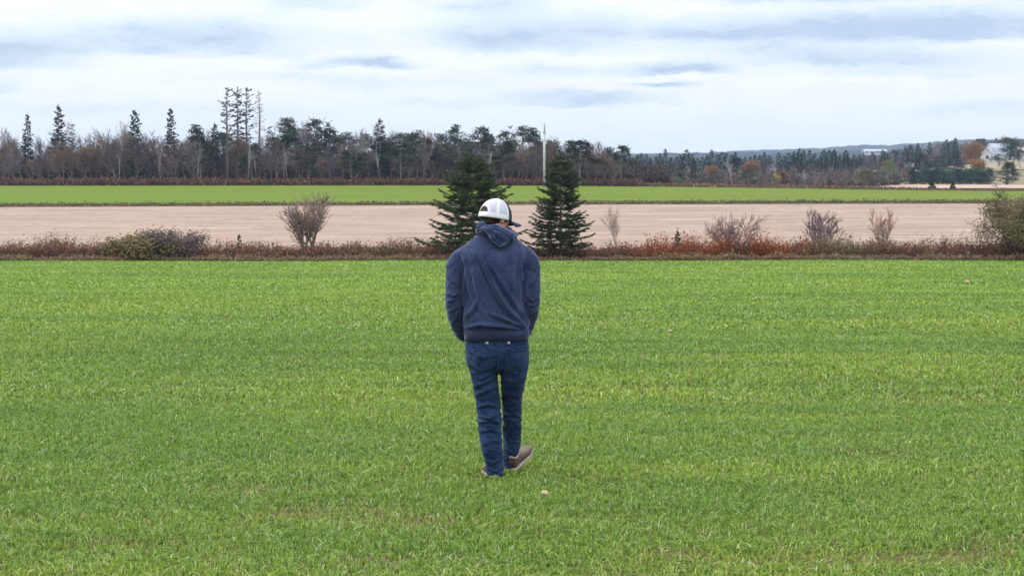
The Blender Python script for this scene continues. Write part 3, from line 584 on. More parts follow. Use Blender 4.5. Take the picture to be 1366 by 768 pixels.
yspruce(319, 91.5, 312, 6, 203, 'tiny spruce seedling poking above the brush left of the bare shrub', whorls=8, per=5, step=.07, sp=.16, w=.03, low=.2)
yspruce(904, 91, 308, 10, 204, 'tiny spruce seedling in the orange brush on the right', whorls=8, per=6, step=.06, sp=.16, w=.03, low=.2)
yspruce(1243, 352, 241, 6, 205, 'small dark spruce at the far field edge, left of its twin', whorls=8, per=6, step=.3, sp=.7, w=.12, low=.1)
yspruce(1271, 352, 243, 5, 206, 'small dark spruce at the far field edge, right of its twin', whorls=8, per=6, step=.3, sp=.7, w=.12, low=.1)
# tufts of pale dry grass at the edge of the right wood
def tuft(px, Y, w, h, label, seed):
    rnd = random.Random(seed); mb = MB()
    for i in range(260):
        a = rnd.random()*6.28; r = w*math.sqrt(rnd.random()); p = Vector((r*math.cos(a), r*.5*math.sin(a), -.05)); mb.col = jit((.42, .34, .22), .25, rnd)
        d = Vector((rnd.gauss(0, .35), rnd.gauss(0, .35), 1))*h*rnd.uniform(.5, 1)*(1.1-r/w*.6); blade(mb, p, d, Vector((math.cos(a), math.sin(a), 0)), .05)
    x, y, z = spot(px, Y); o = mb.build('dry_grass_clump', M_leafs, colattr=True); o.location = (x, y, z); tag(o, label, 'grass clump', 'pale dry grass clumps at the edge of the right wood')
for i, (px, w, h, lb) in enumerate([(893, 1.6, 1.0, 'widest pale dry grass clump, leftmost below the right wood'), (918, 1.0, .9, 'pale dry grass clump below the dark pointed spruce'), (938, 1.1, 1.0, 'pale dry grass clump below the slim orange tree'), (961, .9, .9, 'rightmost pale dry grass clump below the right wood')]):
    tuft(px, 342, w, h, lb, i)

# ------------------------------------------------------------------ pole
def pole():
    x, y, z = spot(726, 268); h = z_of(164, 268)-z
    root = empty('utility_pole', (x, y, z)); tag(root, 'tall pale grey wooden pole standing in the far green field', 'pole')
    mb = MB(); mb.tube([(0, 0, -.3), (0, 0, h*.5), (.02, 0, h*.86)], [.17, .15, .13], 12); mb.build('pole_shaft', mat('weathered_pole', (.36, .38, .38), (.55, .57, .56), 1.2, vec=(4, 4, .5)), root, smooth=True)
    mb = MB(); mb.tube([(.02, 0, h*.86), (.02, 0, h)], [.10, .085], 10); mb.tube([(.02, 0, h*.845), (.02, 0, h*.875)], [.19, .19], 12); mb.build('top_section', mat('grey_pole_top', (.30, .26, .28), (.42, .38, .38), 2), root, smooth=True)
    mb = MB(); mb.box((.25, 0, h*.72), (.22, .12, .5)); mb.build('bracket', mat('galvanised', (.45, .48, .5), rough=.5), root)
pole()
# ------------------------------------------------------------------ buildings on the far hill
M_white = mat('white_siding', (.46, .47, .50), (.52, .53, .55), 1); M_groof = mat('grey_metal_roof', (.30, .32, .40), (.36, .38, .46), .6, rough=.5); M_win = mat('dark_window', (.03, .035, .045), rough=.15, spec=.5); M_droof = mat('dark_roof', (.10, .09, .09), (.16, .15, .14), 1)
def house(name, px, Y, w, d, hw, hr, label, cat, roofm, rz=0, gambrel=False, lift=0, top=None):
    x, y, z = spot(px, Y)
    if top: hh = z_of(top, Y)-z; hr = hr/(hw+hr)*hh; hw = hh-hr
    root = empty(name, (x, y, z+lift), R(rz)); tag(root, label, cat)
    if gambrel: prof = [(-d/2, 0), (-d/2, hw), (-d*.32, hw+hr*.62), (0, hw+hr), (d*.32, hw+hr*.62), (d/2, hw), (d/2, 0)]
    else: prof = [(-d/2, 0), (-d/2, hw), (0, hw+hr), (d/2, hw), (d/2, 0)]
    n = len(prof); mb = MB(); mb.add([(sx*w/2, p[0], p[1]-(1 if p[1] == 0 else 0)) for sx in (-1, 1) for p in prof], [tuple(range(n))[::-1], tuple(range(n, 2*n))]+[(i, (i+1) % n, n+(i+1) % n, n+i) for i in range(n)]); mb.build('wall', M_white, root)
    rf = MB(); top = prof[1:-1]
    for a, b in zip(top[:-1], top[1:]):
        nrm = Vector((0, -(b[1]-a[1]), b[0]-a[0])).normalized()*.15
        if nrm.z < 0: nrm = -nrm
        A = [Vector((sx*(w/2+.3), p[0], p[1]))+nrm*k for k in (.2, 1.4) for sx, p in ((-1, a), (1, a), (1, b), (-1, b))]
        rf.add(A, [(0, 3, 2, 1), (4, 5, 6, 7), (0, 1, 5, 4), (1, 2, 6, 5), (2, 3, 7, 6), (3, 0, 4, 7)])
    rf.build('roof', roofm, root)
    for i in range(max(2, int(w/3.2))):
        wb = MB(); wb.box((-w/2+1.4+i*(w-2.8)/(max(2, int(w/3.2))-1), -d/2-.03, hw*.55), (.95, .08, 1.2)); wo = wb.build('window', M_win, root)
    wb = MB(); wb.box((-w/2-.03, 0, hw*.7), (.08, .9, 1.2)); wb.build('window', M_win, root)
    wb = MB(); wb.box((w*.1, -d/2-.04, 1.05), (1.0, .1, 2.1)); wb.build('door', mat('door_grey', (.25, .25, .27)), root)
house('barn', 1331, 800, 8, 9, 3, 7, 'large barn with a pale lilac-grey gambrel roof on the hill', 'barn', M_groof, 14, True, 0, 192)
house('house', 1316, 770, 3.4, 4.5, 4, 2.2, 'white gabled house immediately left of the big pale-roofed barn', 'house', M_white, 80, False, 0, 199)
house('house', 1364, 760, 7, 6, 4, 2.2, 'white house with low grey roof at the right edge of the hill', 'house', M_groof, -10, False, 0, 196)
house('house', 1230, 860, 3.6, 3.6, 1.6, 1., 'small white house between hill spruces, upper of the two', 'house', M_white, 15, False, 2.)
house('house', 1213, 800, 3.6, 3.6, 1.7, 1., 'small white house lower and left of its twin among the trees', 'house', M_white, -10, False, 0.)
house('shed', 1166, 1420, 16, 9, 1.6, 1.4, 'long white farm building far off below the blue hills', 'shed', M_groof, 5, False, 10)
# ------------------------------------------------------------------ bird
def bird():
    mb = MB(); mb.ball((0, 0, 0), (.06, .16, .05), 10, 6); mb.add([(0, .05, .02), (0, -.05, .02), (-.2, -.03, .1), (-.38, -.08, .04)], [(0, 1, 3, 2)]); mb.add([(0, .05, .02), (0, -.05, .02), (.2, -.03, .1), (.38, -.08, .04)], [(0, 2, 3, 1)]); mb.add([(-.02, -.14, 0), (.02, -.14, 0), (.05, -.26, 0), (-.05, -.26, 0)], [(0, 1, 2, 3)])
    o = mb.build('bird', mat('dark_feathers', (.03, .03, .035)), smooth=True); Y = 190; o.location = (X_of(297, Y), Y, z_of(37, Y)); o.rotation_euler = (0, .3, .8); o.scale = (.55, .55, .55); tag(o, 'tiny dark bird flying high in the sky above the tall spruces', 'bird')
bird()
# ------------------------------------------------------------------ stones on the near field
def stone(px, py, s, col, label, seed):
    Y = 12.
    for _ in range(40): Y = Y+(z_of(py, Y)-G(X_of(px, Y), Y))*Y/2.2*.6
    mb = MB(); mb.ball((0, 0, 0), (s, s*.8, s*.6), 14, 9); rnd = random.Random(seed); mb.v = [tuple(Vector(v)*(1+.28*noise.noise(Vector(v)/s*1.3+Vector((seed, 0, 0))))) for v in mb.v]
    o = mb.build('stone', mat('stone', tuple(c*.75 for c in col), col, 30, bump=.4), smooth=True); o.location = (X_of(px, Y), Y, G(X_of(px, Y), Y)+.055 if Y < 40 else G(X_of(px, Y), Y)+.05); o.rotation_euler = (.2, .1, seed); tag(o, label, 'stone', 'small stones lying in the crop')
stone(727, 669, .024, (.55, .42, .33), 'small pale tan stone on the grass right of the man\'s feet', 1)
stone(1291, 379, .075, (.5, .34, .26), 'pinkish stone far out on the field at the right', 2)
stone(894, 447, .032, (.5, .38, .30), 'small pale stone in mid field right of the man', 3)

# ------------------------------------------------------------------ stubble stalks and crop
def stubble():
    rg = np.random.default_rng(21); n = 26000; Y = 94+108*rg.random(n)**1.5; x = rg.uniform(-1, 1, n)*(Y*.29+4); row = np.round(Y/.75)*.75+rg.normal(0, .07, n); Y = row+(x*.045); ok = (Y > EDGE1(x)+.3) & (Y < EDGE2(x)-1); x, Y = x[ok], Y[ok]; n = len(x)
    z = ground(x, Y); h = rg.uniform(.02, .06, n); az = rg.uniform(0, 6.28, n); w = .012+.00016*Y; s = np.stack([.3*w*np.cos(az), w, 0*az], -1); p = np.stack([x, Y, z+.01], -1)
    l = np.stack([rg.normal(0, .16, n), .06+rg.normal(0, .04, n), h*.6], -1); V = np.stack([p-s, p+s, p+l+s*.7, p+l-s*.7], 1).reshape(-1, 3); i = np.arange(4*n).reshape(-1, 4)
    c = np.array([[.38, .29, .22], [.36, .27, .21], [.33, .25, .2], [.42, .335, .26]])[rg.choice(4, n)]; tag(npmesh('stubble', V, i, M_leafs, np.repeat(c, 4, 0)), 'cut pinkish-tan straw stubble standing in rows on the middle field', 'stubble', kind='stuff')
stubble()
def fbm(x, y, sc, seed, oct=3):
    """cheap tiled value noise on arrays"""
    rg = np.random.default_rng(seed); G_ = rg.random((256, 256)); out = 0; amp = 1; tot = 0
    for o in range(oct):
        u = x/sc; v = y/sc; i = np.floor(u).astype(int); j = np.floor(v).astype(int); fu = u-i; fv = v-j; fu = fu*fu*(3-2*fu); fv = fv*fv*(3-2*fv)
        a = G_[i % 256, j % 256]; b = G_[(i+1) % 256, j % 256]; c = G_[i % 256, (j+1) % 256]; d = G_[(i+1) % 256, (j+1) % 256]
        out = out+amp*((a*(1-fu)+b*fu)*(1-fv)+(c*(1-fu)+d*fu)*fv); tot += amp; amp *= .5; sc /= 2.1; x = x+13.7; y = y+5.1
    return out/tot
BARE = [(470, 688, 100, 12), (380, 692, 45, 8), (330, 660, 80, 8), (560, 705, 80, 9), (1250, 752, 150, 12), (1080, 758, 140, 10), (1340, 735, 60, 16), (900, 748, 60, 8), (510, 757, 70, 8), (20, 700, 50, 8), (1180, 610, 60, 6), (150, 735, 60, 7), (760, 700, 60, 6)]
def bareness(x, y):
    b = np.zeros_like(x)
    px = 683+x*F/y; py = 235+CAMZ*F/y
    for cx, cy, rx, ry in BARE: b += np.exp(-((px-cx)/rx)**2-((py-cy)/ry)**2)
    b *= (y < 18)*.5
    return np.clip(b, 0, 1)
def grass():
    rg = np.random.default_rng(77); Vs = []; Ts = []; Cs = []; base = 0
    for y0, y1, dens, w, hmul, mg in [(8.3, 12, 5200, .0040, .95, 1.6), (12, 17, 3800, .0046, .95, 1.6), (17, 27, 1400, .0072, 1, 1.8), (27, 45, 380, .012, 1.0, 2.5), (45, 68, 130, .02, 1.0, 3), (68, 89, 70, .03, 1.0, 4)]:
        half1 = y1*.262+mg; n = int(dens*(y1-y0)*2*half1); Y = rg.uniform(y0, y1, n); x = rg.uniform(-half1, half1, n); ok = (np.abs(x) < Y*.262+mg) & (Y < EDGE0(x)+.3); x = x[ok]; Y = Y[ok]
        # drilled rows running across the field, loosened
        row = np.round((Y+x*.03)/.17)*.17-x*.03; Y = Y*.8+row*.2 if y1 < 30 else Y
        b = bareness(x, Y); nz = fbm(x, Y, .5, 1); big = fbm(x, Y*1.0, 3.5, 2)
        keep = rg.random(len(x)) < np.clip(1.0-b*(.35+.9*ss(.35, .6, nz)), .12, 1)*np.clip(.55+nz*.9, 0, 1); x, Y, nz, big, b = [a[keep] for a in (x, Y, nz, big, b)]; n = len(x)
        streak = fbm(x*.06, Y*.7, .5, 5) ; z = ground(x, Y)
        H = rg.uniform(.030, .068, n)*(.72+.55*nz)*(.9+.3*(big-.5))*hmul*(1-.35*b); az = rg.uniform(0, 6.28, n); la = rg.uniform(0, 6.28, n); lean = np.abs(rg.normal(0, 1.15, n))*H
        s = np.stack([np.cos(az), np.sin(az), 0*az], -1)*(w*rg.uniform(.6, 1.2, n))[:, None]; p = np.stack([x, Y, z-.004], -1)
        ld = np.stack([np.cos(la), np.sin(la), 0*la], -1)*lean[:, None]; up = np.stack([0*x, 0*x, H], -1)
        m = p+up*.62+ld*.35; t = p+up*(1-.25*np.clip(lean/H, 0, 1))[:, None]+ld
        Vs.append(np.stack([p-s, p+s, m+s*.85, m-s*.85, t], 1).reshape(-1, 3)); i = base+5*np.arange(n)[:, None]
        Ts.append(np.vstack([i+np.array([[0, 1, 2]]), i+np.array([[0, 2, 3]]), i+np.array([[3, 2, 4]])])); base += 5*n
        pal = np.array([[.172, .285, .036], [.224, .343, .05], [.095, .175, .026], [.30, .385, .09], [.42, .49, .26]]); c = pal[rg.choice(5, n, p=[.33, .25, .27, .10, .05])]*rg.uniform(.8, 1.2, (n, 1))
        yel = np.clip((big-.45)*1.6+(streak-.5)*1.6, -.35, .6)[:, None]; c = c*(1+yel*np.array([[.42, .22, .1]]))
        for ty in (22.5, 24.3, 37.5, 39.6, 55.5, 58):      # wheel tracks pressed into the crop
            k_ = np.exp(-((Y+x*.02-ty)/(.22+.003*ty))**2)[:, None]; c = c*(1-.13*k_)
        dry = rg.random(n) < (.02+.12*b); c[dry] = np.array([.38, .30, .16])*rg.uniform(.7, 1.2, (dry.sum(), 1))
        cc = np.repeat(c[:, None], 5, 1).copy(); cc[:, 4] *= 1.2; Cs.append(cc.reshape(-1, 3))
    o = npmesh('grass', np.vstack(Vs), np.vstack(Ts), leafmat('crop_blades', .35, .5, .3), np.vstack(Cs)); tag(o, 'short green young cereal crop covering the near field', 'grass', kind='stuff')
    print('grass tris', sum(len(t) for t in Ts))
    n = 3200; x = []; y = []          # red-brown clods where the crop is thin
    V = []; T = []; k = 0; Cc = []
    while len(x) < n:
        a = rg.uniform(-4.6, 4.6); b_ = rg.uniform(8.5, 17)
        if rg.random() < bareness(np.array([a]), np.array([b_]))[0]: x.append(a); y.append(b_)
    for a, b_ in zip(x, y):
        s = rg.uniform(.006, .018); q = rg.normal(0, 1, (6, 3)); q /= np.linalg.norm(q, axis=1)[:, None]; P0 = np.array([[1, 0, 0], [-1, 0, 0], [0, 1, 0], [0, -1, 0], [0, 0, 1], [0, 0, -1]])*s*(1+.3*q)+np.array([a, b_, s*.3])
        V.append(P0); T.append(k+np.array([[0, 2, 4], [2, 1, 4], [1, 3, 4], [3, 0, 4], [2, 0, 5], [1, 2, 5], [3, 1, 5], [0, 3, 5]])); k += 6; Cc.append(np.repeat(np.array([[.17, .085, .055]])*rg.uniform(.6, 1.5), 6, 0))
    tag(npmesh('soil_clods', np.vstack(V), np.vstack(T), M_leafs, np.vstack(Cc)), 'crumbs of red-brown soil showing where the crop is thin', 'soil', kind='stuff')
grass()
# ------------------------------------------------------------------ the man (12.5 m away, back to us)
PX0, PY0 = 661., 12.5; PXX = (PX0-683)/F*(PY0*CT+CAMZ*ST)
def LOC(px, py, y=0.):
    """body coordinates from where a point shows and how deep it lies (+y away from the camera)"""
    Y = PY0+y; z = z_of(py, Y); return Vector((X_of(px, Y, z)-PXX, y, z))
PM = F/PY0
def ring(px, py, y, hw, ry, pw=2.2): p = LOC(px, py, y); return (p.x, p.y, p.z, hw/PM, ry, pw)
def limb(mb, pts, n=20, flat=1.0):
    P = []; 
    for px, py, y, r in pts: P.append((LOC(px, py, y), r/PM))
    # resample smoothly
    Q = []; K = len(P)
    for i in range(K-1):
        for s in range(5):
            t = s/5; p0 = P[max(i-1, 0)]; p1 = P[i]; p2 = P[i+1]; p3 = P[min(i+2, K-1)]
            f = lambda a, b, c, d: .5*((2*b)+(c-a)*t+(2*a-5*b+4*c-d)*t*t+(-a+3*b-3*c+d)*t**3)
            Q.append((f(p0[0], p1[0], p2[0], p3[0]), f(p0[1], p1[1], p2[1], p3[1])))
    Q.append(P[-1]); mb.tube([q[0] for q in Q], [max(q[1], .002) for q in Q], n)
def fuse(mb, voxel=.007, smooth=6, name='x'):
    me = bpy.data.meshes.new(name); me.from_pydata(mb.v, [], mb.f); o = bpy.data.objects.new(name, me); COL.objects.link(o)
    r = o.modifiers.new('r', 'REMESH'); r.mode = 'VOXEL'; r.voxel_size = voxel
    s = o.modifiers.new('s', 'SMOOTH'); s.iterations = smooth; s.factor = .5
    dg = bpy.context.evaluated_depsgraph_get(); m2 = bpy.data.meshes.new_from_object(o.evaluated_get(dg)); bpy.data.objects.remove(o); bpy.data.meshes.remove(me)
    return m2
def getv(me):
    n = len(me.vertices); v = np.empty(n*3, np.float32); me.vertices.foreach_get('co', v); q = np.empty(n*3, np.float32); me.vertices.foreach_get('normal', q); return v.reshape(-1, 3).astype(float), q.reshape(-1, 3).astype(float)
def setv(me, v): me.vertices.foreach_set('co', v.astype(np.float32).ravel()); me.update()
def folds(v, nrm, strokes, side=-1):
    """strokes: (points in photo pixels, amplitude m, width px); a ridge with a valley on its lower side, only on faces that look backwards"""
    out = np.zeros(len(v)); P = np.stack([(v[:, 0]+PXX)*F/(PY0*CT+CAMZ*ST)+683, 640.4-v[:, 2]*PM*.995], -1); w8 = np.clip(-nrm[:, 1]*1.6+.1, 0, 1)
    for pts, amp, wd in strokes:
        pts = np.array(pts, float); best = np.full(len(v), 1e9); sgn = np.zeros(len(v)); tt = np.zeros(len(v)); K = len(pts)-1
        for i in range(K):
            a, b = pts[i], pts[i+1]; d = b-a; L2 = (d**2).sum(); t = np.clip(((P-a)@d)/L2, 0, 1); q = P-(a+t[:, None]*d); ds = np.hypot(q[:, 0], q[:, 1]); m = ds < best
            best[m] = ds[m]; sg = q[:, 1]*np.sign(d[0] if abs(d[0]) > 1e-6 else 1)*abs(d[0])-q[:, 0]*d[1]*np.sign(d[0] if abs(d[0]) > 1e-6 else 1); sgn[m] = np.sign(sg)[m]; tt[m] = ((i+t)/K)[m]
        u = best*sgn/(wd*.8); taper = np.sin(np.clip(tt*.94+.03, 0, 1)*np.pi)**.6; out += amp*taper*(np.exp(-(u+.35)**2)-.9*np.exp(-((u-.9)/.8)**2))
    return out*w8
def obj_from(me, name, m, parent):
    me.name = name; me.materials.clear(); me.materials.append(m); me.polygons.foreach_set('use_smooth', [True]*len(me.polygons)); o = bpy.data.objects.new(name, me); COL.objects.link(o); o.parent = parent; return o
def bvh_of(me): v, _ = getv(me); return BVHTree.FromPolygons([tuple(a) for a in v], [tuple(p.vertices) for p in me.polygons])
def patch(bvh, poly, off, name, m, parent, nu=14, nv=14, thick=.003):
    """4-corner photo quad laid onto the cloth from behind"""
    A, B, C, D = [Vector(p) for p in poly]; mb = MB(); grid = []
    for j in range(nv+1):
        for i in range(nu+1):
            u, v = i/nu, j/nv; q = (A*(1-u)+B*u)*(1-v)+(D*(1-u)+C*u)*v; p = LOC(q.x, q.y, 0)
            h = bvh.ray_cast(Vector((p.x, -.6, p.z)), Vector((0, 1, 0))); y = h[0].y if h[0] else 0; n = h[1] if h[0] else Vector((0, -1, 0))
            if n.y > 0: n = -n
            edge = i in (0, nu) or j in (0, nv); grid.append(Vector((p.x, y, p.z))+n*(off if not edge else -.002))
    mb.add(grid, [(j*(nu+1)+i, j*(nu+1)+i+1, (j+1)*(nu+1)+i+1, (j+1)*(nu+1)+i) for j in range(nv) for i in range(nu)]); return mb.build(name, m, parent, smooth=True)
def seam(bvh, pts, w, off, name, m, parent, mb=None):
    own = mb is None; mb = mb or MB(); P = []
    for a, b in zip(pts[:-1], pts[1:]):
        k = max(2, int(math.hypot(b[0]-a[0], b[1]-a[1])/2.5))
        for i in range(k+(b is pts[-1])): t = i/k; P.append((a[0]+(b[0]-a[0])*t, a[1]+(b[1]-a[1])*t))
    Q = []
    for q in P:
        p = LOC(q[0], q[1], 0); h = bvh.ray_cast(Vector((p.x, -.6, p.z)), Vector((0, 1, 0)))
        if h[0]: Q.append(Vector(h[0])+Vector((0, -off, 0)))
    if len(Q) > 1: mb.tube(Q, w, 5)
    if own: return mb.build(name, m, parent, smooth=True)
def cloth(name, cols, sc, rough=.95, sheen=.4, bump=.2, big=None):
    m, nt, b = nodes(name); N = nt.nodes.new; L = nt.links.new; b.inputs['Roughness'].default_value = rough; b.inputs['Specular IOR Level'].default_value = .15; b.inputs['Sheen Weight'].default_value = sheen; b.inputs['Sheen Roughness'].default_value = .4; b.inputs['Sheen Tint'].default_value = (.6, .7, 1, 1)
    tc = N('ShaderNodeTexCoord'); t = N('ShaderNodeTexNoise'); t.inputs['Scale'].default_value = sc; t.inputs['Detail'].default_value = 3; L(tc.outputs['Object'], t.inputs[0])
    t2 = N('ShaderNodeTexNoise'); t2.inputs['Scale'].default_value = 9 if big is None else big; t2.inputs['Detail'].default_value = 5; L(tc.outputs['Object'], t2.inputs[0])
    ad = N('ShaderNodeMath'); ad.operation = 'ADD'; L(t.outputs[0], ad.inputs[0]); L(t2.outputs[0], ad.inputs[1]); hf = N('ShaderNodeMath'); hf.operation = 'MULTIPLY'; hf.inputs[1].default_value = .5; L(ad.outputs[0], hf.inputs[0])
    r = N('ShaderNodeValToRGB'); r.color_ramp.elements[0].position = .38; r.color_ramp.elements[1].position = .62; r.color_ramp.elements[0].color = (*cols[0], 1); r.color_ramp.elements[1].color = (*cols[1], 1); L(hf.outputs[0], r.inputs[0]); L(r.outputs[0], b.inputs['Base Color'])
    bp = N('ShaderNodeBump'); bp.inputs['Strength'].default_value = bump; bp.inputs['Distance'].default_value = .003; L(t.outputs[0], bp.inputs['Height']); L(bp.outputs[0], b.inputs['Normal']); return m
M_hoodie = cloth('navy_fleece', [(.015, .023, .062), (.044, .058, .127)], 110, bump=.5)
M_rib = cloth('navy_rib', [(.018, .024, .062), (.032, .042, .095)], 260)
M_jeans = cloth('dark_denim', [(.0035, .009, .034), (.025, .050, .118)], 120, sheen=.15, bump=.4, big=8)
M_stitch = mat('denim_stitch', (.05, .085, .17)); M_piping = cloth('hood_seam_cloth', [(.07, .09, .17), (.10, .12, .21)], 200)
M_skin = mat('skin', (.50, .25, .18), (.56, .30, .22), 20, rough=.5, spec=.35); M_hair = mat('dark_brown_hair', (.012, .008, .006), (.035, .022, .015), 60, vec=(1, 1, .2), rough=.6)
M_capw = mat('white_cap_cloth', (.62, .62, .65), (.68, .68, .71), 60); M_mesh = mat('pale_lilac_cap_netting', (.40, .41, .52), (.52, .53, .63), 400, detail=1, rr=.1); M_navy = mat('navy_cap_cloth', (.02, .028, .055), (.03, .04, .075), 60)
M_shoe = mat('brown_leather', (.045, .024, .018), (.13, .085, .07), 18, rough=.6, spec=.4); M_sole = mat('pale_rubber', (.27, .22, .20), (.36, .30, .28), 30, rough=.7); M_lace = mat('dull_pink_fabric', (.32, .22, .22), (.42, .31, .31), 30)

HC = LOC(661.5, 290.5, .035)     # centre of the head
YAW = R(-50)                    # face turned to the right
HM = Matrix.Rotation(YAW, 3, 'Z') @ Matrix.Rotation(R(-10), 3, 'X')     # local: +y forward, x right, z up; looking down
def person():
    mb = MB()
    H = lambda x, y, z: HC+HM @ Vector((x, y, z))
    mb.ball(H(0, -.005, .02), (.076, .094, .072), 24, 16, HM); mb.ball(H(0, .035, -.045), (.058, .055, .062), 20, 12, HM); mb.ball(H(0, .052, -.085), (.036, .034, .028), 16, 10, HM)  # skull, face, chin
    mb.ball(H(0, .086, .01), (.045, .018, .012), 12, 8, HM); mb.tube([H(0, .086, .005), H(0, .100, -.02), H(0, .108, -.036)], [.008, .011, .013], 10)      # brow, nose
    mb.ball(H(0, .088, -.062), (.024, .010, .006), 12, 6, HM); mb.ball(H(0, .087, -.071), (.021, .010, .006), 12, 6, HM)                                       # lips
    for s in (-1, 1): mb.ball(H(s*.03, .079, -.003), (.013, .009, .009), 10, 8, HM); mb.ball(H(s*.078, -.005, -.02), (.010, .02, .032), 12, 8, HM); mb.ball(H(s*.05, .055, -.028), (.02, .018, .018), 10, 8, HM)
    limb(mb, [(661, 330, .0, 17), (662, 312, .012, 13), (662, 300, .03, 12.5), (662, 290, .035, 12)])
    mb.loft([ring(662, 470, .01, 34, .09), ring(662, 450, .01, 33, .085), ring(662, 420, .01, 33, .09), ring(661, 380, .0, 36, .1), ring(661, 348, 0, 38, .10), ring(661, 334, 0, 28, .07), ring(661, 318, .005, 14, .05)])
    for arm in ([(619, 350, 0, 9), (608, 362, -.01, 9.5), (606, 385, -.015, 8.5), (606.5, 405, -.01, 7.6), (609, 424, .04, 7.2), (616, 440, .09, 6), (626, 449, .12, 5)], [(698, 348, 0, 9), (706, 362, -.01, 9.5), (708.5, 387, -.015, 8.5), (708, 408, -.01, 7.6), (705, 426, .04, 7.2), (700, 440, .09, 6), (691, 449, .12, 5)]): limb(mb, arm)
    for sx, (wx, wy) in ((1, (630, 450)), (-1, (688, 451))):    # hands slid into the front jeans pockets, fingers inside, thumb along the edge
        w = LOC(wx, wy, .125); dirv = Vector((-sx*.15, .18, -1)).normalized(); mb.tube([w, w+dirv*.05, w+dirv*.09], [.026, .036, .032], 12)
        for k in range(4):
            b = w+dirv*.075+Vector((.0, (k-1.5)*.019, 0)); L = (.062, .074, .07, .055)[k]; mb.tube([b, b+dirv*L*.5+Vector((sx*.004, 0, 0)), b+dirv*L*.97+Vector((sx*.016, 0, 0))], [.0095, .009, .0065], 8)
        b = w+dirv*.02+Vector((0, .02, 0)); mb.tube([b, b+Vector((sx*.015, .03, -.03)), b+Vector((sx*.03, .04, -.06))], [.012, .0105, .008], 8)
    for leg in (LLEG, RLEG): limb(mb, [(a, b, c, r*.78) for a, b, c, r in leg])
    me = fuse(mb, .0065, 4); o = obj_from(me, 'person', M_skin, None); o.location = (PXX, PY0, G(PXX, PY0))
    tag(o, 'man in navy hoodie, dark jeans and white cap walking away across the green field', 'person')
    return o
LLEG = [(645, 478, .0, 21), (645, 492, -.002, 20.2), (647, 510, .0, 17.6), (651.0, 537, .015, 16.7), (652.7, 556, .012, 16.6), (653.9, 575, -.012, 16.0), (656.4, 600, -.035, 14.4), (660, 622, -.045, 12.2), (661.3, 637.5, -.045, 11.3)]
RLEG = [(684, 478, .0, 21), (685, 492, .005, 20.2), (684.6, 510, .03, 16.9), (682.8, 535, .085, 14.0), (682.8, 552, .12, 13.0), (683, 569, .15, 12.8), (683, 592, .19, 12.0), (681.6, 612, .215, 10.3), (681, 624.5, .23, 9.6)]
